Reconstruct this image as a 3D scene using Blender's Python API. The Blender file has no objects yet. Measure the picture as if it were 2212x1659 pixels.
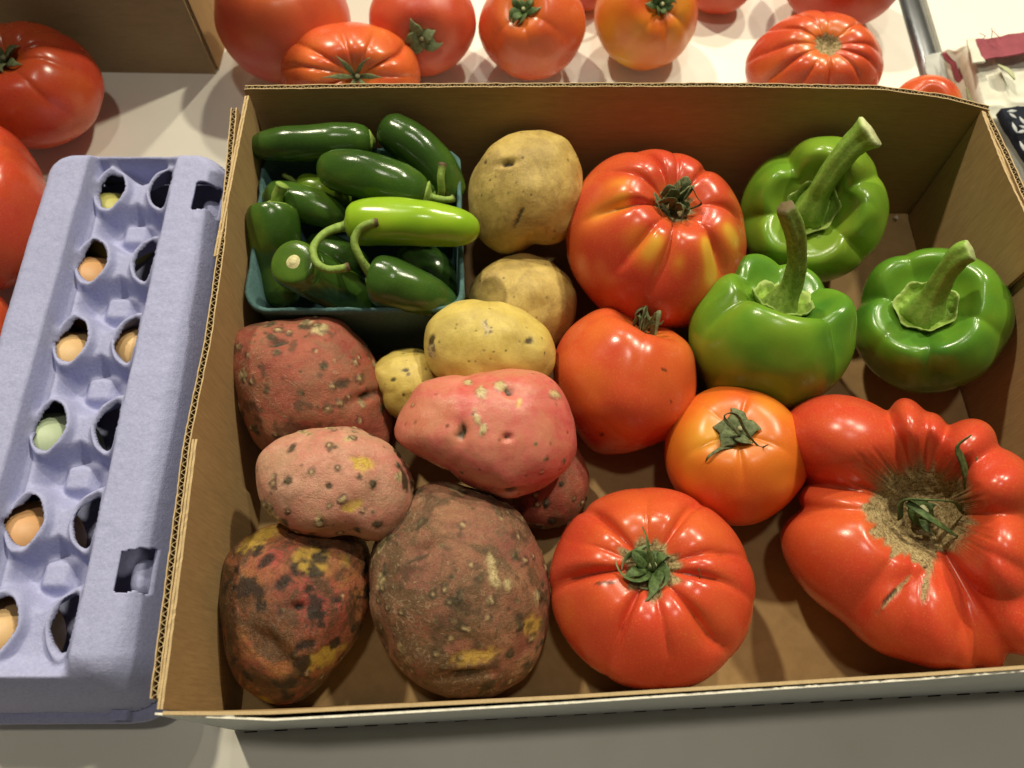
import bpy, math, random
import numpy as np
from mathutils import Vector

# ------------------------------------------------------------------ camera, world, lamps
sc = bpy.context.scene
COL = sc.collection
HCAM = 0.414
PITCH = math.radians(23.6)
F = 1663.0
CX, CY = 1106.0, 829.5

cam_d = bpy.data.cameras.new("camera")
cam_d.sensor_width = 36.0
cam_d.lens = F / 2212.0 * 36.0
cam_d.clip_start = 0.01
cam_d.clip_end = 50
cam_d.dof.use_dof = True
cam_d.dof.focus_distance = 0.365
cam_d.dof.aperture_fstop = 9.0
cam = bpy.data.objects.new("camera", cam_d)
cam.location = (0, 0, HCAM)
cam.rotation_euler = (PITCH, 0, 0)
COL.objects.link(cam)
sc.camera = cam

world = bpy.data.worlds.new("World")
sc.world = world
world.use_nodes = True
bg = world.node_tree.nodes["Background"]
bg.inputs[0].default_value = (1.0, 0.90, 0.74, 1)
bg.inputs[1].default_value = 0.06

sc.view_settings.view_transform = 'Standard'
sc.view_settings.look = 'None'
sc.view_settings.exposure = 0.0
sc.view_settings.gamma = 1.0
sc.view_settings.use_curve_mapping = False
sc.cycles.use_denoising = True
sc.cycles.max_bounces = 8
sc.cycles.diffuse_bounces = 4
sc.cycles.glossy_bounces = 3
sc.cycles.sample_clamp_indirect = 4.0


def lamp(name, loc, power, size, color):
    d = bpy.data.lights.new(name, 'AREA')
    d.shape = 'DISK'
    d.size = size
    d.energy = power
    d.color = color
    o = bpy.data.objects.new(name, d)
    o.location = loc
    v = Vector((0.03, 0.15, 0.0)) - Vector(loc)
    o.rotation_euler = v.to_track_quat('-Z', 'Y').to_euler()
    COL.objects.link(o)


# ceiling lamps of the hall, beyond the far side of the table
lamp("ceiling_lamp", (-0.90, 1.52, 2.12), 41, 0.12, (1.0, 0.91, 0.70))
lamp("ceiling_lamp", (1.15, 1.32, 2.12), 36, 0.12, (1.0, 0.93, 0.72))
lamp("ceiling_lamp", (0.60, 2.00, 2.10), 27, 0.12, (1.0, 0.92, 0.72))
lamp("ceiling_lamp", (-0.30, 3.00, 2.30), 12, 0.16, (1.0, 0.93, 0.78))
lamp("ceiling_lamp", (0.05, 0.30, 2.50), 9, 0.16, (1.0, 0.93, 0.80))

# ------------------------------------------------------------------ picture geometry helpers
CAM = np.array([0.0, 0.0, HCAM])
_c, _s = math.cos(PITCH), math.sin(PITCH)
RIGHT = np.array([1.0, 0, 0])
UP = np.array([0.0, _c, _s])
FWD = np.array([0.0, _s, -_c])


def ray(px, py):
    return RIGHT * (px - CX) - UP * (py - CY) + FWD * F


def at(px, py, z):
    r = ray(px, py)
    return CAM + r * ((z - HCAM) / r[2])


def at_depth(px, py, d):
    return CAM + ray(px, py) * (d / F)


def proj(P):
    Q = np.asarray(P) - CAM
    d = Q @ FWD
    return CX + (Q @ RIGHT) / d * F, CY - (Q @ UP) / d * F, d


def frame(C):
    w = CAM - C
    w = w / np.linalg.norm(w)
    u = RIGHT - w * (RIGHT @ w)
    u /= np.linalg.norm(u)
    v = np.cross(w, u)
    return u, v, w


def _hash(ix, iy, iz, seed):
    h = (ix * 374761393 + iy * 668265263 + iz * 2147483647 + seed * 974634777) & 0xFFFFFFFF
    h = ((h ^ (h >> 13)) * 1274126177) & 0xFFFFFFFF
    h = ((h ^ (h >> 16)) * 2246822519) & 0xFFFFFFFF
    return ((h ^ (h >> 15)) & 0xFFFF) / 65535.0


def vnoise(P, scale, seed=0):
    Q = np.asarray(P, dtype=float) * scale + 1000.0
    I = np.floor(Q).astype(np.int64)
    f = Q - I
    f = f * f * f * (f * (f * 6 - 15) + 10)
    out = 0
    for dx in (0, 1):
        for dy in (0, 1):
            for dz in (0, 1):
                w = (f[..., 0] if dx else 1 - f[..., 0]) * (f[..., 1] if dy else 1 - f[..., 1]) * (f[..., 2] if dz else 1 - f[..., 2])
                out = out + w * _hash(I[..., 0] + dx, I[..., 1] + dy, I[..., 2] + dz, seed)
    return out * 2 - 1


def fbm(P, scale, seed=0, octv=3):
    a, t = 1.0, 0
    for k in range(octv):
        t = t + a * vnoise(P, scale * 2 ** k, seed + 17 * k)
        a *= 0.5
    return t / 1.75


def sstep(a, b, x):
    t = np.clip((x - a) / (b - a), 0, 1)
    return t * t * (3 - 2 * t)


def catmull(pts, n):
    P = np.array(pts, float)
    if len(P) == 2:
        t = np.linspace(0, 1, n)[:, None]
        return P[0] * (1 - t) + P[1] * t
    Q = np.vstack([2 * P[0] - P[1], P, 2 * P[-1] - P[-2]])
    out = []
    m = len(P) - 1
    for x in np.linspace(0, m - 1e-6, n):
        i = int(x)
        t = x - i
        a, b, c, d = Q[i], Q[i + 1], Q[i + 2], Q[i + 3]
        out.append(0.5 * ((2 * b) + (-a + c) * t + (2 * a - 5 * b + 4 * c - d) * t * t + (-a + 3 * b - 3 * c + d) * t ** 3))
    return np.array(out)


# ------------------------------------------------------------------ object helpers
def mesh_obj(name, V, faces, mats, parent=None, smooth=True, attrs=None, fmat=None):
    me = bpy.data.meshes.new(name)
    V = np.asarray(V, float)
    org = np.array(parent.matrix_world.translation) if parent is not None else np.zeros(3)
    if parent is not None:
        org = np.array(ROOT_LOC[parent.name])
    me.from_pydata((V - org).tolist(), [], [list(map(int, f)) for f in faces] if not isinstance(faces, np.ndarray) else faces.tolist())
    if not isinstance(mats, (list, tuple)):
        mats = [mats]
    for m in mats:
        me.materials.append(m)
    if fmat is not None:
        me.polygons.foreach_set("material_index", np.asarray(fmat, dtype=np.int32))
    me.polygons.foreach_set("use_smooth", [smooth] * len(me.polygons))
    if attrs:
        for k, a in attrs.items():
            at_ = me.attributes.new(k, 'FLOAT', 'POINT')
            at_.data.foreach_set("value", np.asarray(a, dtype=np.float32))
    me.update()
    o = bpy.data.objects.new(name, me)
    COL.objects.link(o)
    if parent is not None:
        o.parent = parent
        ROOT_LOC[o.name] = org
    return o


ROOT_LOC = {}


def thing(name, loc, label, cat, group=None):
    o = bpy.data.objects.new(name, None)
    o.empty_display_size = 0.01
    o.location = loc
    COL.objects.link(o)
    ROOT_LOC[o.name] = np.array(loc, float)
    o["label"] = label
    o["category"] = cat
    if group:
        o["group"] = group
    return o


def tag(o, label, cat, group=None):
    o["label"] = label
    o["category"] = cat
    if group:
        o["group"] = group
    return o


def structure(o):
    o["kind"] = "structure"
    return o


def box_geo(x0, x1, y0, y1, z0, z1):
    V = [(x0, y0, z0), (x1, y0, z0), (x1, y1, z0), (x0, y1, z0), (x0, y0, z1), (x1, y0, z1), (x1, y1, z1), (x0, y1, z1)]
    Fc = [(3, 2, 1, 0), (4, 5, 6, 7), (0, 1, 5, 4), (1, 2, 6, 5), (2, 3, 7, 6), (3, 0, 4, 7)]
    return V, Fc


def grid_faces(nr, nc, wrap=False, off=0):
    r = np.arange(nr - 1)
    c = np.arange(nc if wrap else nc - 1)
    R, Cc = np.meshgrid(r, c, indexing='ij')
    C2 = (Cc + 1) % nc
    f = np.stack([R * nc + Cc, R * nc + C2, (R + 1) * nc + C2, (R + 1) * nc + Cc], -1).reshape(-1, 4)
    return f + off


def tube_geo(path, ra, rb=None, nseg=12, ref=None, noise=0.0, seed=1, nfreq=300, cap=True):
    P = np.asarray(path, float)
    n = len(P)
    ra = np.broadcast_to(np.asarray(ra, float), (n,))
    rb = ra if rb is None else np.broadcast_to(np.asarray(rb, float), (n,))
    T = np.gradient(P, axis=0)
    T /= np.linalg.norm(T, axis=1)[:, None] + 1e-12
    if ref is None:
        ref = np.array([0.31, 0.22, 0.92])
    N = np.array(ref, float)
    V = []
    ang = np.linspace(0, 2 * np.pi, nseg, endpoint=False)
    for i in range(n):
        N = N - T[i] * (N @ T[i])
        N /= np.linalg.norm(N) + 1e-12
        B = np.cross(T[i], N)
        ring = P[i] + np.outer(np.cos(ang) * ra[i], B) + np.outer(np.sin(ang) * rb[i], N)
        V.append(ring)
    V = np.vstack(V)
    if noise:
        ctr = np.repeat(P, nseg, axis=0)
        d = V - ctr
        V = ctr + d * (1 + noise * fbm(V, nfreq, seed, 2))[:, None]
    Fc = grid_faces(n, nseg, True).tolist()
    if cap:
        V = np.vstack([V, P[0], P[-1]])
        a, b = n * nseg, n * nseg + 1
        for k in range(nseg):
            k2 = (k + 1) % nseg
            Fc.append([a, k2, k])
            Fc.append([b, (n - 1) * nseg + k, (n - 1) * nseg + k2])
    return V, Fc


def join_geo(parts):
    V, Fc, off = [], [], 0
    for v, f in parts:
        v = np.asarray(v, float)
        V.append(v)
        Fc += [[int(i) + off for i in q] for q in f]
        off += len(v)
    return np.vstack(V), Fc


# ------------------------------------------------------------------ materials
MATS = {}


class NT:
    def __init__(self, name):
        self.m = bpy.data.materials.new(name)
        self.m.use_nodes = True
        self.t = self.m.node_tree
        self.b = self.t.nodes["Principled BSDF"]
        self.tc = self.t.nodes.new("ShaderNodeTexCoord")

    def n(self, kind, **kw):
        x = self.t.nodes.new(kind)
        for k, v in kw.items():
            if k.startswith("i_"):
                x.inputs[k[2:].replace("_", " ")].default_value = v
            else:
                setattr(x, k, v)
        return x

    def l(self, a, b):
        self.t.links.new(a, b)

    def noise(self, scale, detail=3, rough=0.55, stretch=None, dist=0.0):
        x = self.n("ShaderNodeTexNoise")
        x.inputs["Scale"].default_value = scale
        x.inputs["Detail"].default_value = detail
        x.inputs["Roughness"].default_value = rough
        x.inputs["Distortion"].default_value = dist
        if stretch:
            mp = self.n("ShaderNodeMapping")
            mp.inputs["Scale"].default_value = stretch
            self.l(self.tc.outputs["Object"], mp.inputs["Vector"])
            self.l(mp.outputs[0], x.inputs["Vector"])
        else:
            self.l(self.tc.outputs["Object"], x.inputs["Vector"])
        return x.outputs["Fac"]

    def ramp(self, fac, stops):
        r = self.n("ShaderNodeValToRGB")
        e = r.color_ramp.elements
        while len(e) < len(stops):
            e.new(0.5)
        for el, (p, c) in zip(e, stops):
            el.position = p
            el.color = (*c, 1) if len(c) == 3 else c
        self.l(fac, r.inputs["Fac"])
        return r.outputs["Color"]

    def mix(self, fac, a, b, mode='MIX'):
        x = self.n("ShaderNodeMix", data_type='RGBA', blend_type=mode)
        for sock, val in ((x.inputs[0], fac), (x.inputs[6], a), (x.inputs[7], b)):
            if hasattr(val, "is_linked"):
                self.l(val, sock)
            elif isinstance(val, (int, float)):
                sock.default_value = val
            else:
                sock.default_value = (*val, 1)
        return x.outputs[2]

    def math(self, op, a, b=0.0, clamp=False):
        x = self.n("ShaderNodeMath", operation=op, use_clamp=clamp)
        for s, v in ((x.inputs[0], a), (x.inputs[1], b)):
            if hasattr(v, "is_linked"):
                self.l(v, s)
            else:
                s.default_value = v
        return x.outputs[0]

    def attr(self, name):
        x = self.n("ShaderNodeAttribute", attribute_name=name)
        return x.outputs["Fac"]

    def bump(self, h, strength, dist=0.001, prev=None):
        x = self.n("ShaderNodeBump")
        x.inputs["Strength"].default_value = strength
        x.inputs["Distance"].default_value = dist
        self.l(h, x.inputs["Height"])
        if prev is not None:
            self.l(prev, x.inputs["Normal"])
        self.l(x.outputs[0], self.b.inputs["Normal"])
        return x.outputs[0]

    def set(self, **kw):
        for k, v in kw.items():
            s = self.b.inputs[k.replace("_", " ")]
            if hasattr(v, "is_linked"):
                self.l(v, s)
            elif isinstance(v, tuple) and len(v) == 3 and s.type == 'RGBA':
                s.default_value = (*v, 1)
            else:
                s.default_value = v
        return self


def kraft(name, base, dark, streak=(1, 1, 1), rough=0.85):
    k = NT(name)
    fib = k.noise(900, 4, 0.65, stretch=streak)
    blotch = k.noise(28, 3)
    c = k.ramp(fib, [(0.25, dark), (0.75, base)])
    c = k.mix(k.math('MULTIPLY', blotch, 0.45), c, tuple(x * 0.68 for x in base))
    st_ = k.noise(210, 4, 0.7, stretch=streak)
    c = k.mix(k.ramp(st_, [(0.50, (0, 0, 0)), (0.70, (0.55, 0.55, 0.55))]), c, tuple(x * 0.62 for x in base))
    flk = k.noise(2600, 1)
    c = k.mix(k.ramp(flk, [(0.70, (0, 0, 0)), (0.78, (0.35, 0.35, 0.35))]), c, tuple(min(1, x * 1.35) for x in base))
    k.set(Base_Color=c, Roughness=rough)
    k.b.inputs["Specular IOR Level"].default_value = 0.25
    k.bump(k.math('ADD', k.math('MULTIPLY', k.noise(160, 2, stretch=streak), 0.8), k.math('MULTIPLY', fib, 0.3)), 0.25, 0.0006)
    return k.m


M_KRAFT = kraft("kraft_board", (0.45, 0.285, 0.125), (0.33, 0.20, 0.08), (0.12, 0.12, 1))
M_KRAFT_SIDE = kraft("kraft_board_side", (0.50, 0.325, 0.145), (0.34, 0.21, 0.085), (1, 1, 0.09))
M_KRAFT_EDGE = kraft("kraft_cut_edge", (0.62, 0.46, 0.25), (0.48, 0.34, 0.17))
M_FLUTE = kraft("kraft_fluting", (0.30, 0.20, 0.09), (0.2, 0.125, 0.05))


def simple(name, color, rough=0.6, var=0.12, scale=60, bump=0.1, bscale=400, spec=0.4, metallic=0.0):
    k = NT(name)
    nz = k.noise(scale, 4)
    c = k.ramp(nz, [(0.3, tuple(x * (1 - var) for x in color)), (0.7, tuple(min(1, x * (1 + var)) for x in color))])
    k.set(Base_Color=c, Roughness=rough, Metallic=metallic)
    k.b.inputs["Specular IOR Level"].default_value = spec
    if bump:
        k.bump(k.noise(bscale, 3), bump, 0.0005)
    return k.m


M_WHITE_PLY = simple("white_liner", (0.38, 0.41, 0.42), 0.6, 0.05, 40, 0.08)
M_WHITE_TORN = simple("torn_white_edge", (0.80, 0.76, 0.64), 0.85, 0.12, 300, 0.3)
M_SLOT = simple("perforation_slot", (0.03, 0.025, 0.018), 0.9, 0.2)
M_PLAINBOX = kraft("plain_brown_board", (0.40, 0.30, 0.16), (0.33, 0.24, 0.12), (0.2, 0.2, 1), 0.75)


def table_mat():
    k = NT("cream_laminate")
    c = k.ramp(k.noise(14, 4), [(0.3, (0.78, 0.75, 0.65)), (0.7, (0.84, 0.81, 0.71))])
    spk = k.ramp(k.noise(1500, 1), [(0.73, (0, 0, 0)), (0.8, (0.5, 0.5, 0.5))])
    c = k.mix(spk, c, (0.55, 0.50, 0.40))
    k.set(Base_Color=c, Roughness=k.ramp(k.noise(30, 4), [(0.3, (0.36,) * 3), (0.7, (0.5,) * 3)]))
    k.bump(k.noise(700, 2), 0.04, 0.0004)
    return k.m


M_TABLE = table_mat()
M_METAL = simple("brushed_metal", (0.36, 0.37, 0.38), 0.3, 0.15, 30, 0.05, 300, 0.5, 1.0)


def pulp(name, base, lo):
    k = NT(name)
    c = k.ramp(k.noise(650, 5, 0.7), [(0.28, lo), (0.72, base)])
    c = k.mix(k.math('MULTIPLY', k.noise(35, 3), 0.3), c, tuple(x * 0.8 for x in base))
    spk = k.ramp(k.noise(1100, 2), [(0.72, (0, 0, 0)), (0.8, (0.6, 0.6, 0.6))])
    c = k.mix(spk, c, tuple(min(1, x * 1.5) for x in base))
    k.set(Base_Color=c, Roughness=0.95)
    k.b.inputs["Specular IOR Level"].default_value = 0.15
    b1 = k.bump(k.noise(520, 5, 0.7), 0.55, 0.0008)
    return k.m


M_PULP = pulp("lavender_pulp", (0.43, 0.445, 0.655), (0.31, 0.325, 0.53))
M_PULP_TEAL = pulp("teal_pulp", (0.105, 0.20, 0.19), (0.06, 0.125, 0.125))


def tomato_mat(name, red, mid, yel, rough=0.24, speck=0.5):
    k = NT(name)
    tint = k.attr("tint")
    nz = k.noise(45, 3)
    t = k.math('ADD', tint, k.math('MULTIPLY', k.math('ADD', k.math('SUBTRACT', nz, 0.5), k.math('SUBTRACT', k.noise(14, 3), 0.5)), 0.30), True)
    c = k.ramp(t, [(0.0, red), (0.45, mid), (0.9, yel)])
    # fine golden flecks in the skin
    fl = k.ramp(k.noise(1500, 2), [(0.56, (0, 0, 0)), (0.76, (speck,) * 3)])
    c = k.mix(fl, c, yel)
    cork = k.attr("cork")
    cc = k.ramp(k.noise(240, 4, 0.66, dist=3.5), [(0.34, (0.09, 0.055, 0.022)), (0.48, (0.27, 0.19, 0.075)), (0.64, (0.48, 0.37, 0.18))])
    c = k.mix(cork, c, cc)
    dk = k.attr("dark")
    c = k.mix(dk, c, (0.05, 0.025, 0.012))
    k.set(Base_Color=c, Roughness=k.math('ADD', k.math('MULTIPLY', cork, 0.55), k.math('ADD', k.math('MULTIPLY', k.noise(55, 5, 0.65), 0.34), rough - 0.15), True))
    k.b.inputs["Subsurface Weight"].default_value = 0.12
    k.b.inputs["Subsurface Radius"].default_value = (1.0, 0.25, 0.1)
    k.b.inputs["Subsurface Scale"].default_value = 0.004
    hb = k.math('ADD', k.math('MULTIPLY', k.math('MULTIPLY', cork, k.noise(300, 3, 0.6)), 3.5), k.math('MULTIPLY', k.noise(1800, 2), 0.12))
    k.bump(hb, 0.22, 0.0009)
    return k.m


M_TOM_RED = tomato_mat("red_tomato_skin", (0.57, 0.058, 0.026), (0.68, 0.165, 0.028), (0.78, 0.40, 0.045), 0.24, 0.34)
M_TOM_PINK = tomato_mat("pink_tomato_skin", (0.55, 0.060, 0.028), (0.66, 0.15, 0.04), (0.74, 0.34, 0.06), 0.35, 0.35)
M_TOM_ORANGE = tomato_mat("orange_tomato_skin", (0.62, 0.075, 0.016), (0.68, 0.185, 0.018), (0.72, 0.33, 0.03), 0.31, 0.5)


def green_mat(name, stops, rough=0.2, fleck=(0.5, 0.7, 0.2), fl=0.12, bump=0.05):
    k = NT(name)
    t = k.math('ADD', k.attr("tint"), k.math('MULTIPLY', k.math('SUBTRACT', k.noise(55, 4), 0.5), 0.5), True)
    c = k.ramp(t, stops)
    f = k.ramp(k.noise(1900, 1), [(0.64, (0, 0, 0)), (0.8, (fl,) * 3)])
    c = k.mix(f, c, fleck)
    c = k.mix(k.attr("cork"), c, (0.42, 0.34, 0.16))
    k.set(Base_Color=c, Roughness=k.math('ADD', k.math('MULTIPLY', k.noise(60, 3), 0.14), rough - 0.07))
    k.b.inputs["Subsurface Weight"].default_value = 0.08
    k.b.inputs["Subsurface Radius"].default_value = (0.3, 1.0, 0.1)
    k.b.inputs["Subsurface Scale"].default_value = 0.003
    k.bump(k.math('ADD', k.noise(1500, 2), k.math('MULTIPLY', k.noise(140, 2), 2.0)), bump, 0.0006)
    return k.m


M_BELL = green_mat("bell_pepper_skin", [(0.0, (0.045, 0.17, 0.018)), (0.4, (0.135, 0.285, 0.020)), (0.7, (0.22, 0.35, 0.028)), (1.0, (0.34, 0.17, 0.03))], 0.24, bump=0.08)
M_JAL = green_mat("jalapeno_skin", [(0.0, (0.016, 0.040, 0.008)), (0.5, (0.042, 0.098, 0.013)), (1.0, (0.15, 0.25, 0.02))], 0.19, bump=0.10)
M_JAL_LIME = green_mat("lime_jalapeno_skin", [(0.0, (0.12, 0.28, 0.012)), (0.5, (0.25, 0.43, 0.018)), (1.0, (0.38, 0.54, 0.03))], 0.2)
M_JAL_OLIVE = green_mat("olive_jalapeno_skin", [(0.0, (0.09, 0.17, 0.014)), (0.5, (0.15, 0.25, 0.018)), (1.0, (0.2, 0.3, 0.03))], 0.22)


def stem_mat(name, a, b, tipc, stretch=None, rough=0.6):
    k = NT(name)
    c = k.ramp(k.noise(420, 4, 0.7), [(0.3, a), (0.7, b)])
    c = k.mix(k.attr("tip"), c, tipc)
    k.set(Base_Color=c, Roughness=rough)
    k.b.inputs["Specular IOR Level"].default_value = 0.3
    k.bump(k.noise(800, 4), 0.3, 0.0008)
    return k.m


M_STEM_BELL = stem_mat("bell_stem", (0.15, 0.31, 0.03), (0.30, 0.47, 0.08), (0.60, 0.62, 0.32))
M_STEM_BELL_DRY = stem_mat("bell_stem_dry", (0.11, 0.19, 0.02), (0.28, 0.41, 0.07), (0.15, 0.11, 0.05))
M_CALYX_BELL = stem_mat("bell_calyx", (0.14, 0.25, 0.02), (0.26, 0.40, 0.055), (0.34, 0.46, 0.12))
M_STEM_JAL = stem_mat("jalapeno_stem", (0.15, 0.25, 0.035), (0.30, 0.42, 0.09), (0.11, 0.065, 0.035))
M_SEPAL = stem_mat("dry_sepal", (0.055, 0.075, 0.028), (0.20, 0.23, 0.105), (0.33, 0.30, 0.16), rough=0.75)
M_SEPAL_GREEN = stem_mat("green_sepal", (0.028, 0.052, 0.014), (0.12, 0.185, 0.055), (0.45, 0.45, 0.25), rough=0.6)
M_CUT = stem_mat("stem_scar", (0.42, 0.36, 0.15), (0.70, 0.66, 0.36), (0.7, 0.66, 0.4), rough=0.7)


def potato_mat(name, a, b, dirt, dirt_amt, rough=0.62, yellow=(0.62, 0.42, 0.07), spotc=(0.055, 0.04, 0.02), scurf=0.35, bumpk=0.6, red=(0.34, 0.05, 0.045)):
    k = NT(name)
    c = k.ramp(k.noise(42, 5, 0.65, dist=0.8), [(0.36, a), (0.64, b)])
    c = k.mix(k.math('MULTIPLY', k.attr("red"), 0.85), c, red)
    net = k.noise(480, 6, 0.78, dist=1.6)
    dn = k.math('MULTIPLY', k.ramp(k.noise(34, 6, 0.7, dist=1.0), [(0.45, (0, 0, 0)), (0.57, (1, 1, 1))]), dirt_amt)
    dn = k.math('ADD', dn, k.math('MULTIPLY', k.ramp(net, [(0.47, (0, 0, 0)), (0.60, (1, 1, 1))]), dirt_amt * 0.55), True)
    c = k.mix(dn, c, dirt)
    # pale flaky skin
    sk = k.math('MULTIPLY', k.ramp(k.noise(260, 6, 0.8, dist=2.0), [(0.52, (0, 0, 0)), (0.66, (1, 1, 1))]), k.ramp(k.noise(30, 3), [(0.40, (0, 0, 0)), (0.62, (scurf,) * 3)]))
    c = k.mix(sk, c, tuple(min(1, x * 0.5 + y * 0.75 + 0.05) for x, y in zip(b, (0.55, 0.43, 0.24))))
    pn = k.math('MULTIPLY', k.attr("patch"), k.ramp(k.noise(300, 4, 0.7), [(0.30, (0.25,) * 3), (0.5, (1, 1, 1))]))
    c = k.mix(pn, c, yellow)
    sc_c = k.ramp(k.noise(1000, 4, 0.75), [(0.26, (0.16, 0.10, 0.04)), (0.50, (0.56, 0.44, 0.22))])
    c = k.mix(k.attr("scab"), c, sc_c)
    c = k.mix(k.attr("spot"), c, spotc)
    k.set(Base_Color=c, Roughness=k.math('SUBTRACT', rough, k.math('MULTIPLY', k.noise(60, 3), 0.2)))
    k.b.inputs["Specular IOR Level"].default_value = 0.35
    k.b.inputs["Subsurface Weight"].default_value = 0.06
    k.b.inputs["Subsurface Radius"].default_value = (1.0, 0.5, 0.25)
    k.b.inputs["Subsurface Scale"].default_value = 0.003
    h = k.math('ADD', k.math('MULTIPLY', net, 0.6), k.math('ADD', k.math('MULTIPLY', k.noise(150, 5, 0.65), 1.0), k.math('MULTIPLY', k.noise(1500, 3), 0.25)))
    h = k.math('ADD', h, k.math('MULTIPLY', sk, 0.5))
    k.bump(h, bumpk, 0.0013)
    return k.m


M_POT_YEL = potato_mat("yellow_potato_skin", (0.46, 0.32, 0.08), (0.64, 0.47, 0.14), (0.27, 0.175, 0.06), 0.45, 0.62, scurf=0.4, bumpk=0.4)
M_POT_YEL_LIGHT = potato_mat("light_yellow_potato_skin", (0.57, 0.43, 0.095), (0.70, 0.55, 0.15), (0.36, 0.24, 0.08), 0.28, 0.55, scurf=0.2, bumpk=0.3)
M_POT_RED = potato_mat("red_potato_skin", (0.30, 0.058, 0.040), (0.44, 0.13, 0.075), (0.23, 0.12, 0.06), 0.55, 0.54, scurf=0.55, bumpk=0.75)
M_POT_PINK = potato_mat("pink_potato_skin", (0.56, 0.09, 0.085), (0.66, 0.22, 0.165), (0.50, 0.26, 0.11), 0.34, 0.36, scurf=0.3, bumpk=0.25)
M_POT_PALE = potato_mat("pale_pink_potato_skin", (0.54, 0.18, 0.135), (0.66, 0.36, 0.25), (0.38, 0.23, 0.12), 0.42, 0.52, scurf=0.8, bumpk=0.75)
M_POT_BLACK = potato_mat("blackened_potato_skin", (0.33, 0.15, 0.042), (0.34, 0.075, 0.055), (0.09, 0.045, 0.02), 0.9, 0.38, (0.44, 0.28, 0.045), (0.022, 0.016, 0.011), scurf=0.3, bumpk=0.9)
M_POT_BROWN = potato_mat("dirty_brown_potato_skin", (0.26, 0.085, 0.06), (0.36, 0.18, 0.095), (0.13, 0.075, 0.035), 0.85, 0.56, (0.55, 0.36, 0.08), scurf=1.0, bumpk=0.8)


def egg_mat(name, col):
    k = NT(name)
    c = k.ramp(k.noise(300, 3), [(0.3, tuple(x * 0.92 for x in col)), (0.7, col)])
    k.set(Base_Color=c, Roughness=0.5)
    k.b.inputs["Subsurface Weight"].default_value = 0.1
    k.b.inputs["Subsurface Scale"].default_value = 0.003
    k.bump(k.noise(1500, 2), 0.05, 0.0004)
    return k.m


M_EGG_BROWN = egg_mat("brown_eggshell", (0.62, 0.34, 0.15))
M_EGG_TAN = egg_mat("tan_eggshell", (0.70, 0.46, 0.22))
M_EGG_GREEN = egg_mat("green_eggshell", (0.42, 0.50, 0.33))
M_EGG_OLIVE = egg_mat("olive_eggshell", (0.50, 0.47, 0.14))
# ------------------------------------------------------------------ tables
V, Fc = box_geo(-1.0, 0.290, -0.5, 1.2, -0.03, 0.0)
table = structure(mesh_obj("table_top", V, Fc, M_TABLE, smooth=False))
V, Fc = box_geo(0.312, 1.2, -0.5, 1.2, -0.03, -0.001)
table2 = structure(mesh_obj("table_top", V, Fc, M_TABLE, smooth=False))
# rounded metal edging between the two table tops
ang = np.linspace(0, np.pi, 13)
prof = [(0.3005 + 0.0105 * math.cos(a), -0.006 + 0.009 * math.sin(a)) for a in ang]
V = [(x, -0.5, z) for x, z in prof] + [(x, 1.2, z) for x, z in prof]
Fc = [(i, i + 1, i + 14, i + 13) for i in range(12)] + [tuple(range(12, -1, -1)), tuple(range(13, 26))]
structure(mesh_obj("table_edging", V, Fc, M_METAL, smooth=True))


# ------------------------------------------------------------------ corrugated board
def resample(pts, n):
    P = np.array(pts, float)
    d = np.r_[0, np.cumsum(np.linalg.norm(np.diff(P, axis=0), axis=1))]
    t = np.linspace(0, d[-1], n)
    return np.stack([np.interp(t, d, P[:, k]) for k in range(3)], 1)


def slab(A, B, off=0):
    """closed sheet between two (rows, cols, 3) grids"""
    nr, nc = A.shape[:2]
    V = np.vstack([A.reshape(-1, 3), B.reshape(-1, 3)])
    m = nr * nc
    f1 = grid_faces(nr, nc)
    f2 = grid_faces(nr, nc)[:, ::-1] + m
    ed = []
    for c in range(nc - 1):
        ed.append([c + 1, c, m + c, m + c + 1])
        k = (nr - 1) * nc + c
        ed.append([k, k + 1, m + k + 1, m + k])
    for r in range(nr - 1):
        k = r * nc
        ed.append([k, k + nc, m + k + nc, m + k])
        k = r * nc + nc - 1
        ed.append([k + nc, k, m + k, m + k + nc])
    return V, f1.tolist(), f2.tolist(), ed


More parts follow.
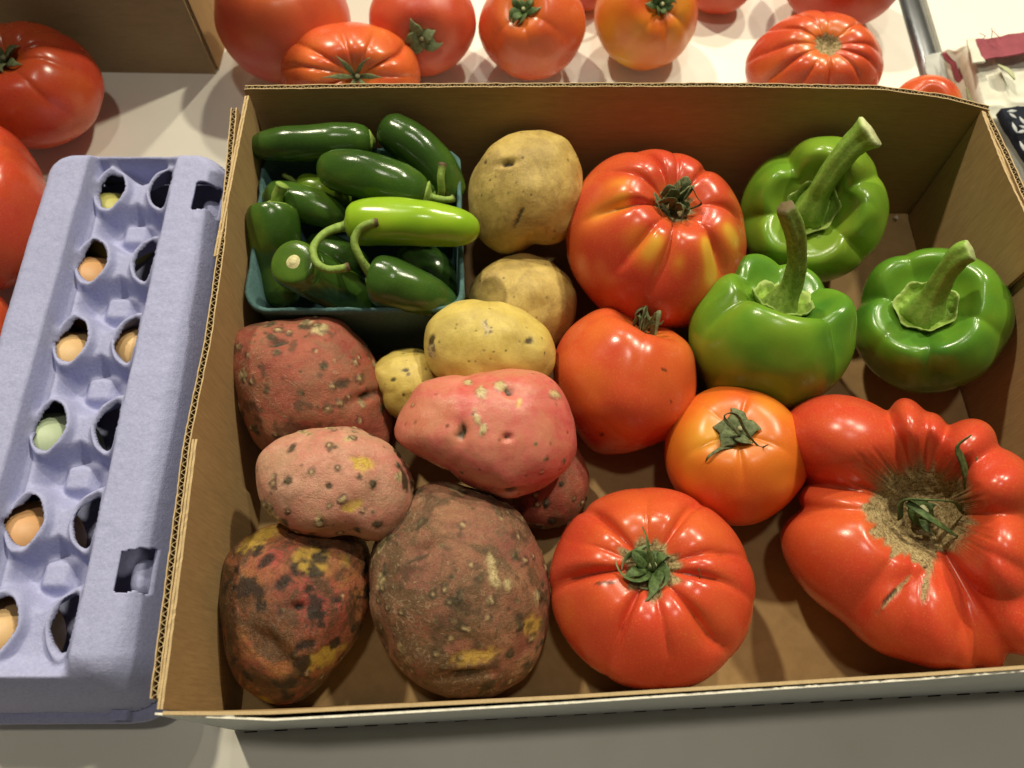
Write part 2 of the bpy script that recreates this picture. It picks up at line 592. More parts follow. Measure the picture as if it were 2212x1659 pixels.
def board(name, parent, bottom, top, T, out, mats, n=80, m=5, pitch=0.0034, ragged=0.0003, seed=0, solid=False, warp=0.0):
    """a wall of board; mats = (near face, far face, cut edge, fluting); the polylines give the near face"""
    Bt, Tp = resample(bottom, n), resample(top, n)
    t = np.linspace(0, 1, m)[:, None, None]
    G = Bt[None] * (1 - t) + Tp[None] * t
    du = np.gradient(G, axis=1)
    dv = np.gradient(G, axis=0)
    N = np.cross(du, dv)
    N /= np.linalg.norm(N, axis=2)[..., None]
    if (N.mean((0, 1)) @ np.array(out)) < 0:
        N = -N
    if warp:
        G = G + N * (warp * vnoise(G, 14, seed))[..., None]
    G = G.copy()
    jit = vnoise(np.stack([np.arange(n) * 0.9, np.full(n, seed * 3.1), np.zeros(n)], 1), 1.0, seed)
    jit2 = vnoise(np.stack([np.arange(n) * 0.9, np.full(n, seed * 5.7), np.zeros(n)], 1), 1.0, seed + 5)
    geo, fm = [], []

    def add(o0, o1, mi_a, mi_b, j):
        A, B = G + N * o0, G + N * o1
        A[-1, :, 2] += j * ragged
        B[-1, :, 2] += j * ragged
        V, a, b, e = slab(A, B)
        geo.append((V, a + b + e))
        fm.extend([mi_a] * len(a) + [mi_b] * len(b) + [2] * len(e))

    if solid:
        add(0, T, 0, 1, jit)
    else:
        tl = 0.00055
        add(0, tl, 0, 3, jit)
        add(T - tl, T, 3, 1, jit2)
        L = np.linalg.norm(np.diff(Tp, axis=0), axis=1).sum()
        nz = int(L / pitch) * 6
        nn = resample(bottom, nz), resample(top, nz)
        ph = np.arange(nz) / 6.0 * 2 * np.pi
        rr = 0.5 + 0.5 * np.sin(ph + 0.5 * np.sin(ph * 0.13))
        Ni = np.stack([np.interp(np.linspace(0, 1, nz), np.linspace(0, 1, n), N[2, :, k]) for k in range(3)], 1)
        o = (tl + (T - 2 * tl) * rr)[:, None] * Ni
        P0, P1 = nn[0] + o, nn[1] + o
        P1[:, 2] -= 0.0004
        th = Ni * 0.0002
        A = np.stack([P0 - th, P1 - th])
        B = np.stack([P0 + th, P1 + th])
        V, a, b, e = slab(A, B)
        geo.append((V, a + b + e))
        fm.extend([3] * (len(a) + len(b)) + [2] * len(e))
    V, Fc = join_geo(geo)
    return mesh_obj(name, V, Fc, list(mats), parent, smooth=False, fmat=fm)


ZF = 0.004
ZR = 0.100
KR = (M_KRAFT, M_KRAFT, M_KRAFT_EDGE, M_FLUTE)
KS = (M_KRAFT_SIDE, M_KRAFT_SIDE, M_KRAFT_EDGE, M_FLUTE)
KW = (M_KRAFT, M_WHITE_PLY, M_KRAFT_EDGE, M_FLUTE)
KWS = (M_KRAFT_SIDE, M_WHITE_PLY, M_KRAFT_EDGE, M_FLUTE)

boxr = thing("cardboard_tray", (0.055, 0.15, 0.0), "open shallow cardboard tray with white outside holding all the vegetables", "cardboard box")
# floor of the tray
fl_, fr_, br_, bl_ = (-0.1345, 0.0005), (0.2660, 0.0225), (0.2545, 0.2990), (-0.1405, 0.2990)
Vb = [(x, y, 0.0008) for x, y in (fl_, fr_, br_, bl_)] + [(x, y, ZF) for x, y in (fl_, fr_, br_, bl_)]
mesh_obj("bottom_panel", Vb, [(3, 2, 1, 0), (4, 5, 6, 7), (0, 1, 5, 4), (1, 2, 6, 5), (2, 3, 7, 6), (3, 0, 4, 7)], M_KRAFT, boxr, smooth=False)
# back wall
top = [at(527, 193, ZR), at(800, 189, ZR), at(1210, 187, ZR), at(1600, 187, ZR), at(1900, 193, ZR), at(2040, 212, 0.097), at(2138, 238, 0.0935)]
bot = [(-0.1440, 0.2985, 0.001), (0.2610, 0.2985, 0.001)]
board("wall_panel", boxr, bot, top, 0.0032, (0, 1, 0), KW, n=120, m=7, seed=3)
# left wall, outer board (near face = outside)
tp = [at(499, 233, 0.099), at(485, 380, 0.0985), at(470, 540, ZR), at(440, 740, ZR), at(397, 945, ZR), at(350, 1300, ZR), at(323, 1509, ZR)]
bt = [(-0.1435, 0.295, 0.001), (-0.1425, 0.15, 0.001), (-0.1375, 0.003, 0.001)]
board("wall_panel", boxr, bt, tp, 0.0032, (1, 0, 0), (M_WHITE_PLY, M_KRAFT_SIDE, M_KRAFT_EDGE, M_FLUTE), n=110, m=5, seed=5, ragged=0.0005)
# left corner flaps lying inside the outer board (near face = inside)
tp = [at(538, 206, ZR), at(500, 400, ZR), at(471, 552, ZR)]
bt = [(-0.1390, 0.2970, 0.005), (-0.1385, 0.2030, 0.005)]
board("corner_flap", boxr, bt, tp, 0.0010, (-1, 0, 0), KS, n=60, seed=7, solid=True)
board("corner_flap_backing", boxr, np.array(bt) + (0.0014 * -1, 0, 0), np.array(tp) + (0.0014 * -1, 0, -0.0004), 0.0010, (-1, 0, 0), KS, n=60, seed=71, solid=True)
tp = [at(426, 948, ZR), at(395, 1200, ZR), at(352, 1532, ZR)]
bt = [(-0.1365, 0.1075, 0.005), (-0.1325, 0.0030, 0.005)]
board("corner_flap", boxr, bt, tp, 0.0010, (-1, 0, 0), KS, n=60, seed=9, solid=True)
board("corner_flap_backing", boxr, np.array(bt) + (0.0014 * -1, 0, 0), np.array(tp) + (0.0014 * -1, 0, -0.0004), 0.0010, (-1, 0, 0), KS, n=60, seed=91, solid=True)
# right wall and its inner flaps
tp = [at(2136, 240, 0.0935), at(2180, 330, 0.096), at(2216, 410, 0.099), (0.2660, 0.15, ZR), (0.2710, 0.024, ZR)]
bt = [(0.2600, 0.2980, 0.001), (0.2650, 0.15, 0.001), (0.2690, 0.0225, 0.001)]
board("wall_panel", boxr, bt, tp, 0.0032, (-1, 0, 0), (M_WHITE_PLY, M_KRAFT_SIDE, M_KRAFT_EDGE, M_FLUTE), n=110, seed=12)
tp = [at(2120, 240, 0.0935), at(2166, 360, 0.096), (0.2545, 0.222, 0.099), (0.2550, 0.205, 0.099)]
bt = [(0.2540, 0.2960, 0.005), (0.2555, 0.205, 0.005)]
board("corner_flap", boxr, bt, tp, 0.0010, (1, 0, 0), KS, n=60, seed=14, solid=True)
board("corner_flap_backing", boxr, np.array(bt) + (0.0014 * 1, 0, 0), np.array(tp) + (0.0014 * 1, 0, -0.0004), 0.0010, (1, 0, 0), KS, n=60, seed=141, solid=True)
tp = [(0.2620, 0.115, 0.099), (0.2655, 0.026, 0.099)]
bt = [(0.2620, 0.115, 0.005), (0.2650, 0.026, 0.005)]
board("corner_flap", boxr, bt, tp, 0.0010, (1, 0, 0), KS, n=30, seed=15, solid=True)
board("corner_flap_backing", boxr, np.array(bt) + (0.0014 * 1, 0, 0), np.array(tp) + (0.0014 * 1, 0, -0.0004), 0.0010, (1, 0, 0), KS, n=30, seed=151, solid=True)
# front wall: folded kraft inner layer, gap, white outer ply with a torn edge
e1 = at(2212, 1437, ZR)
e0 = at(591, 1535, ZR)
ext = e1 + (e1 - e0) / np.linalg.norm(e1 - e0) * 0.072
tp = [at(352, 1536, ZR), at(470, 1537, ZR), e0, at(720, 1528, ZR), at(1210, 1502.5, ZR), at(2000, 1452.5, ZR), e1, ext]
b0, b1 = at(520, 1566, 0.001), at(2175, 1486, 0.001)
bext = b1 + (b1 - b0) / np.linalg.norm(b1 - b0) * 0.082
bt = [b0 + (-0.0015, 0.0065, 0.004), b1 + (0, 0.0065, 0.004), bext + (0, 0.0065, 0.004)]
board("wall_panel", boxr, bt, tp, 0.0013, (0, -1, 0), (M_KRAFT, M_KRAFT, M_KRAFT_EDGE, M_FLUTE), n=120, seed=21, solid=True, ragged=0.0001)
o1 = at(2212, 1451, ZR - 0.001)
o0 = at(591, 1557, ZR - 0.001)
oext = o1 + (o1 - o0) / np.linalg.norm(o1 - o0) * 0.072
tp = [at(333, 1544, ZR - 0.001), at(460, 1551, ZR - 0.001), o0, at(720, 1550, ZR - 0.001), at(1210, 1521.5, ZR - 0.001), at(2000, 1468, ZR - 0.001), o1, oext]
bt = [at(505, 1577, 0.0005), at(560, 1579, 0.0005), at(1100, 1552, 0.0005), at(2175, 1494, 0.0005), bext + (0, -0.0005, 0)]
board("outer_ply", boxr, bt, tp, 0.0008, (0, 1, 0), (M_WHITE_PLY, M_KRAFT, M_WHITE_TORN, M_FLUTE), n=260, m=4, seed=23, solid=True, ragged=0.0007)
# perforation slots along the bottom fold
first = None
pa, pb, pc = at(542, 1579, 0.0030), at(1100, 1552, 0.0030), at(2175, 1493, 0.0030)
for i in range(28):
    q = i / 25.5
    P = pa * (1 - q) + pc * q
    P = P + np.array([0, -0.0004, 0])
    if first is None:
        V, Fc = box_geo(-0.0031, 0.0031, -0.0003, 0.0003, -0.0004, 0.0004)
        first = mesh_obj("perforation_slot", np.array(V) + P, Fc, M_SLOT, boxr, smooth=False)
        bv = np.array(V)
        me = first.data
        for vv, p in zip(me.vertices, bv):
            vv.co = p
        o = first
    else:
        o = bpy.data.objects.new("perforation_slot", first.data)
        COL.objects.link(o)
        o.parent = boxr
    o.location = P - ROOT_LOC[boxr.name]
    o.rotation_euler = (0, 0, math.radians(3.0))

# ------------------------------------------------------------------ brown box behind, top left
b2 = thing("cardboard_box", (-0.30, 0.47, 0), "plain brown cardboard box standing behind the ribbed tomato, top left", "cardboard box")
p0 = at(467, 160, 0.0)
q0 = p0 + (0.0, 0.006, 0.26)
pl = at(-200, 150, 0.0)
ql = pl + (-0.01, 0.006, 0.26)
board("wall_panel", b2, [pl, p0], [ql, q0], 0.003, (0, 1, 0), (M_PLAINBOX,) * 2 + (M_KRAFT_EDGE, M_FLUTE), n=60, seed=31)
pr = p0 + (0.012, 0.24, 0)
qr = q0 + (0.015, 0.24, 0.01)
board("wall_panel", b2, [p0 + (0.0015, 0.0035, 0), pr], [q0 + (0.0015, 0.0035, 0), qr], 0.003, (-1, 0, 0), (M_KRAFT_SIDE,) * 2 + (M_KRAFT_EDGE, M_FLUTE), n=60, seed=33)

# ------------------------------------------------------------------ egg carton
CXX, CY0, CL, CWH = -0.2135, 0.0030, 0.302, 0.0575
cart = thing("egg_carton", (CXX, CY0 + CL / 2, 0), "lavender pulp egg carton with open holes beside the tray", "egg carton")
step = 0.0007
xs = np.arange(-CWH, CWH + 1e-9, step)
ys = np.arange(0, CL + 1e-9, step)
X, Y = np.meshgrid(xs, ys)
rad = 0.024
qx = np.abs(X) - (CWH - rad)
qy = np.abs(Y - CL / 2) - (CL / 2 - rad)
dist = -(np.hypot(np.maximum(qx, 0), np.maximum(qy, 0)) + np.minimum(np.maximum(qx, qy), 0) - rad)
tt = np.clip(dist / (0.0165 + 0.0095 * sstep(0.045, 0.015, Y) * sstep(0.052, 0.030, np.abs(X))), 0, 1)
g = 1 - (1 - tt) ** 2.4
zc = 0.026 + (0.0685 - 0.026) * g
rows = [0.276, 0.2285, 0.1805, 0.133, 0.0855, 0.0395]
rows = [r - CY0 for r in rows]
hx = 0.0142
P3 = np.stack([X, Y, 0 * X], -1)
wob = vnoise(P3, 150, 4) * 0.16 + vnoise(P3, 500, 8) * 0.025
tz = np.full_like(X, 0.0540)
qmin = np.full_like(X, 9.0)
for r in rows:
    for sgn in (-1, 1):
        dx, dy = X - (hx if sgn < 0 else hx + 0.002) * sgn, Y - r
        # pointed oval leaning towards the carton's centre line
        q = (np.abs(dx / 0.0084) ** 1.7 + np.abs(dy / 0.0135) ** 1.55) ** (1 / 1.6)
        qmin = np.minimum(qmin, q)
tz += 0.0052 * np.exp(-((qmin - 1.10) / 0.22) ** 2)
for k in range(-1, 6):
    ym = rows[0] + 0.0235 if k < 0 else (rows[k] + (rows[k + 1] if k < 5 else rows[5] - 0.046)) / 2
    if k == 5:
        continue
    dy = Y - ym
    dia = np.abs(dy) + 0.55 * np.abs(X)
    tz -= 0.0115 * sstep(0.0190, 0.0100, dia) * sstep(0.0200, 0.0130, np.abs(X))
    pad = sstep(0.0102, 0.0040, np.abs(X)) * sstep(0.0102, 0.0040, np.abs(dy))
    tz = np.maximum(tz, 0.0465 + 0.0075 * pad) if False else tz + 0.0058 * pad
m_ = np.where(X < 0, sstep(0.0252, 0.0226, -X), sstep(0.0262, 0.0175, X)) * sstep(CL - 0.0085, CL - 0.0145, Y)
fr = sstep(0.024, 0.010, Y)
tz = tz * (1 - fr) + 0.0640 * fr
Z = zc * (1 - m_) + np.minimum(zc - 0.0004, tz) * m_
Z += vnoise(P3, 60, 2) * 0.0005 + vnoise(P3, 260, 3) * 0.00018
inside = dist > -1e-9
cut = (qmin + wob * np.where(X < 0, 0.75, 0.4)) < 0.93
for ly in (0.2650 - CY0, 0.0617 - CY0):
    cut |= (X > 0.0385) & (X < 0.0500) & (np.abs(Y - ly) < 0.0092 + 0.002 * vnoise(P3, 300, 12))
fld = qmin + wob * np.where(X < 0, 0.75, 0.4) - 0.93
gy_, gx_ = np.gradient(fld, step)
vi = np.arange(X.size).reshape(X.shape)
qd = np.stack([vi[:-1, :-1], vi[:-1, 1:], vi[1:, 1:], vi[1:, :-1]], -1).reshape(-1, 4)
okv = (inside & ~cut).reshape(-1)
keep = okv[qd].sum(1) >= 3
qd = qd[keep]
used = np.unique(qd)
allq = np.stack([vi[:-1, :-1], vi[:-1, 1:], vi[1:, 1:], vi[1:, :-1]], -1).reshape(-1, 4)
bnd = np.zeros(X.size, bool)
bnd[allq[~keep].reshape(-1)] = True
mv = bnd.reshape(X.shape) & (np.abs(fld) < 0.30)
g2_ = np.maximum(gx_ ** 2 + gy_ ** 2, 400.0)
X = X + np.where(mv, np.clip(-fld * gx_ / g2_, -1.3 * step, 1.3 * step), 0)
Y = Y + np.where(mv, np.clip(-fld * gy_ / g2_, -1.3 * step, 1.3 * step), 0)
re = -np.ones(X.size, int)
re[used] = np.arange(len(used))
V = np.stack([X.reshape(-1) + CXX, Y.reshape(-1) + CY0, Z.reshape(-1)], 1)[used]
lid = mesh_obj("lid", V, re[qd], M_PULP, cart)
md = lid.modifiers.new("thickness", 'SOLIDIFY')
md.thickness = 0.0016
md.offset = -1


def rrect(hw, hl, r, n=14):
    pts = []
    for cx, cy, a0 in ((hw - r, hl - r, 0), (-(hw - r), hl - r, 90), (-(hw - r), -(hl - r), 180), (hw - r, -(hl - r), 270)):
        for k in range(n):
            a = math.radians(a0 + 90 * k / (n - 1))
            pts.append((cx + r * math.cos(a), cy + r * math.sin(a)))
    return np.array(pts)


def loft(rings):
    n = len(rings[0])
    V = np.vstack(rings)
    return V, grid_faces(len(rings), n, True).tolist()


cyc = CY0 + CL / 2
rg = []
for hw, hl, r, z in ((0.048, CL / 2 - .010, 0.022, 0.0012), (0.051, CL / 2 - .007, 0.022, 0.004), (0.0560, CL / 2 - .001, 0.024, 0.0185), (0.0600, CL / 2 + .0045, 0.026, 0.0190), (0.0606, CL / 2 + .0050, 0.026, 0.0215), (0.0600, CL / 2 + .0045, 0.026, 0.0240), (0.0555, CL / 2 - .002, 0.024, 0.0265), (0.050, CL / 2 - .008, 0.022, 0.008)):
    p = rrect(hw, hl, r)
    ring = np.c_[p[:, 0] + CXX, p[:, 1] + cyc, np.full(len(p), z)]
    ring += np.stack([vnoise(ring, 90, 3 + k) for k in range(3)], 1) * 0.0006
    rg.append(ring)
V, Fc = loft(rg)
n_ = len(rg[0])
Fc.append(list(range(n_ - 1, -1, -1)))
Fc.append([7 * n_ + k for k in range(n_)])
mesh_obj("tray", V, Fc, M_PULP, cart)
# the locking tongues seen in the two side slots
for ly in (0.2650, 0.0617):
    us = np.linspace(-1, 1, 15)
    vs = np.linspace(-1, 1, 15)
    U, W = np.meshgrid(us, vs)
    den = (np.abs(U) ** 3 + np.abs(W) ** 3) ** (1 / 3) + 1e-9
    rr = np.maximum(np.abs(U), np.abs(W))
    Un, Wn = U / den * rr, W / den * rr
    xx = CXX + 0.0455 + 0.0062 * Un
    yy = ly + 0.0084 * Wn - 0.0015
    zz = 0.0555 - 0.85 * (xx - CXX - 0.0445) - 0.004 * (rr ** 3)
    A = np.stack([xx, yy, zz], -1)
    B = A - np.array([0, 0, 0.010])
    V, a, b, e = slab(A, B)
    mesh_obj("locking_tongue", V, a + b + e, M_PULP, cart)
# corner hinge tab of the tray at the near end
V, Fc = box_geo(CXX + 0.030, CXX + 0.0375, CY0 - 0.0030, CY0 + 0.005, 0.0215, 0.031)
mesh_obj("hinge_tab", V, Fc, M_PULP, cart, smooth=False)


def egg(x, y, z, mat, label, tilt=(0, 0)):
    nt, nph = 28, 32
    th = np.linspace(0, np.pi, nt)
    ph = np.linspace(0, 2 * np.pi, nph, endpoint=False)
    T_, P_ = np.meshgrid(th, ph, indexing='ij')
    r = 0.0212 * np.sin(T_) * (1 - 0.10 * np.cos(T_))
    V = np.stack([r * np.cos(P_), r * np.sin(P_), 0.0275 * np.cos(T_)], -1).reshape(-1, 3)
    V[:, 0] += V[:, 2] * tilt[0]
    V[:, 1] += V[:, 2] * tilt[1]
    V = V + (x, y, z)
    o = mesh_obj("egg", V, grid_faces(nt, nph, True)[:, ::-1], mat)
    tag(o, label, "egg", "eggs in the carton")


ex = CXX - 0.0255
names = [("olive egg deep in the shaded hole at the carton's far end", M_EGG_OLIVE), ("brown egg in the second hole from the carton's far end", M_EGG_BROWN),
         ("tan brown egg in the third hole from the far end, just above the green egg", M_EGG_TAN), ("pale green egg in the lavender carton", M_EGG_GREEN),
         ("brown egg just below the green egg in the carton", M_EGG_BROWN), ("tan egg in the hole nearest the carton's near end, cut by the left frame", M_EGG_TAN)]
for r, (lb, mt) in zip(rows, names):
    egg(ex, r + CY0 - 0.004, 0.0288 if mt is not M_EGG_OLIVE else 0.0245, mt, lb, (0.05, -0.05))
egg(CXX + 0.012, rows[2] + CY0 + 0.001, 0.0245, M_EGG_TAN, "tan egg glimpsed through the right-hand hole of the carton")

# ------------------------------------------------------------------ pulp basket
bk = thing("pulp_basket", (-0.083, 0.243, ZF), "small teal pulp basket full of jalapenos in the tray corner", "basket")
cq = np.array([(-0.1365, 0.1905), (-0.0242, 0.1905), (-0.0295, 0.2935), (-0.1385, 0.2935)])


def quad_ring(scale, z, off=0.0, nz=0.0, seed=0):
    p = rrect(0.5, 0.5, 0.11, 16)
    s = p + 0.5
    w = np.stack([(1 - s[:, 0]) * (1 - s[:, 1]), s[:, 0] * (1 - s[:, 1]), s[:, 0] * s[:, 1], (1 - s[:, 0]) * s[:, 1]], 1)
    xy = w @ cq
    c = cq.mean(0)
    d = xy - c
    L = np.linalg.norm(d, axis=1)[:, None]
    # densify straight runs
    xy = c + d * scale + d / L * off
    xy2 = np.vstack([xy, xy[:1]])
    t = np.r_[0, np.cumsum(np.linalg.norm(np.diff(xy2, axis=0), axis=1))]
    tq = np.linspace(0, t[-1], 161)[:-1]
    xy = np.stack([np.interp(tq, t, xy2[:, k]) for k in range(2)], 1)
    R = np.c_[xy, np.full(len(xy), z)]
    if nz:
        R = R + np.stack([vnoise(R, 130, seed + k) for k in range(3)], 1) * nz
        R[:, 2] += vnoise(R, 420, seed + 9) * nz * 0.8
    return R


zt = 0.0715
rg = [quad_ring(0.86, ZF + 0.0005), quad_ring(0.875, ZF + 0.004), quad_ring(0.935, 0.038, 0, .0004, 2), quad_ring(0.985, zt - 0.006, 0, .0004, 3), quad_ring(1.0, zt - 0.004, .0004, .0004, 4),
      quad_ring(1.0, zt, .0003, .0007, 5), quad_ring(1.0, zt + .0004, -.0010, .0007, 5), quad_ring(1.0, zt, -.0022, .0006, 5), quad_ring(0.93, 0.038, -.0022), quad_ring(0.87, ZF + 0.004, -.0022), quad_ring(0.82, ZF + 0.0028, -.003)]
V, Fc = loft(rg)
n_ = 160
Fc.append(list(range(n_ - 1, -1, -1)))
Fc.append([10 * n_ + k for k in range(n_)])
mesh_obj("basket_wall", V, Fc, M_PULP_TEAL, bk)
# ------------------------------------------------------------------ produce: fitting a shape to its place
def settle(shape, bbox, rest=None, zc=None, it=14):
    """shape: unit points in the (right, up, towards-viewer) frame. Returns a map from such points to the scene."""
    x0, y0, x1, y1 = bbox
    cx, cy = (x0 + x1) / 2, (y0 + y1) / 2
    z = zc if zc is not None else rest + 0.035
    C = at(cx, cy, z)
    d = (C - CAM) @ FWD
    su = (x1 - x0) / 2 * d / F
    sv = (y1 - y0) / 2 * d / F
    ox = oy = 0.0
    for _ in range(it):
        C = at(cx + ox, cy + oy, z)
        u, v, w = frame(C)
        sw = math.sqrt(su * sv)
        W = C + np.outer(shape[:, 0] * su, u) + np.outer(shape[:, 1] * sv, v) + np.outer(shape[:, 2] * sw, w)
        px, py, _d = proj(W)
        su *= (x1 - x0) / (px.max() - px.min())
        sv *= (y1 - y0) / (py.max() - py.min())
        ox += cx - (px.max() + px.min()) / 2
        oy += cy - (py.max() + py.min()) / 2
        if rest is not None:
            z += rest - W[:, 2].min()

    def f(Q):
        Q = np.asarray(Q, float).reshape(-1, 3)
        return C + np.outer(Q[:, 0] * su, u) + np.outer(Q[:, 1] * sv, v) + np.outer(Q[:, 2] * sw, w)
    return f, C, math.sqrt(su * sv)


def axis_matrix(fx, fy):
    m = math.hypot(fx, fy)
    if m > 0.97:
        fx, fy = fx / m * 0.97, fy / m * 0.97
    ax = np.array([fx, fy, math.sqrt(1 - fx * fx - fy * fy)])
    e1 = np.array([1.0, 0, 0]) - ax * ax[0]
    if np.linalg.norm(e1) < 0.3:
        e1 = np.array([0, 0, -1.0]) + ax * ax[2]
    e1 /= np.linalg.norm(e1)
    return np.stack([e1, np.cross(ax, e1), ax], 1)


def adiff(a, b):
    return (a - b + np.pi) % (2 * np.pi) - np.pi


def groove_field(PH, grooves, wd):
    D = np.zeros_like(PH)
    for g in grooves:
        a, dep = math.radians(g[0]), g[1]
        w = math.radians(g[2] if len(g) > 2 else wd)
        dl = adiff(PH, a)
        D = D + dep * np.exp(-((np.sqrt(dl * dl + 0.0008) - 0.028) / w))
    return D


def lobe_field(PH, grooves):
    """rounded lobes that meet in sharp creases; each groove = (degrees, depth)"""
    g = sorted((a[0] % 360, a[1]) for a in grooves)
    a = np.array([x[0] for x in g] + [g[0][0] + 360])
    d = np.array([x[1] for x in g] + [g[0][1]])
    p = np.degrees(PH) % 360
    p = np.where(p < a[0], p + 360, p)
    k = np.clip(np.searchsorted(a, p, side='right') - 1, 0, len(a) - 2)
    t = (p - a[k]) / (a[k + 1] - a[k])
    dep = d[k] * (1 - t) + d[k + 1] * t
    q = np.abs(2 * t - 1)
    return dep * (1 - (1 - q ** 2.2 + 0.004) ** 0.5)


def polar(nt, nph):
    t = np.linspace(0, 1, nt)
    th = np.pi * (0.55 * t + 0.45 * t * t)
    ph = np.linspace(0, 2 * np.pi, nph, endpoint=False)
    return np.meshgrid(th, ph, indexing='ij')


def nearest_front(W, C, px, py):
    """index of the surface point seen at a picture position"""
    qx, qy, d = proj(W)
    k = (qx - px) ** 2 + (qy - py) ** 2 + ((d - d.min()) * 4000) ** 2 * 0.02
    return int(np.argmin(k))


def mark(W, C, px, py, ru, rv, ang=0.0, soft=0.35, seed=0, rough=0.25):
    """0..1 mask of an oval mark on the surface; ru, rv in picture pixels"""
    i = nearest_front(W, C, px, py)
    P = W[i]
    u, v, w = frame(P)
    s = ((P - CAM) @ FWD) / F
    dl = W - P
    a, b, c = dl @ u, dl @ v, dl @ w
    ca, sa = math.cos(math.radians(ang)), math.sin(math.radians(ang))
    x = (a * ca + b * sa) / (ru * s)
    y = (-a * sa + b * ca) / (rv * s)
    r = np.sqrt(x * x + y * y + (c / (max(ru, rv) * s * 2.5)) ** 2)
    r = r * (1 + rough * vnoise(W, 420, seed + int(px)))
    return 1 - sstep(1 - soft, 1 + soft * 0.4, r)


SEPAL_STYLES = {
    'curly': dict(n=6, l=0.30, w=0.036, lift=0.17, curl=0.75, swirl=1.1),
    'ball': dict(n=9, l=0.29, w=0.034, lift=0.24, curl=1.0, swirl=1.6),
    'flat': dict(n=5, l=0.34, w=0.105, lift=0.05, curl=0.25, swirl=0.4),
    'messy': dict(n=9, l=0.31, w=0.044, lift=0.10, curl=0.75, swirl=1.5),
    'stub': dict(n=3, l=0.12, w=0.022, lift=0.06, curl=0.5, swirl=0.7),
    'green': dict(n=7, l=0.30, w=0.060, lift=0.09, curl=0.5, swirl=0.7),
    'spiky': dict(n=6, l=0.42, w=0.034, lift=0.13, curl=0.15, swirl=0.3),
}


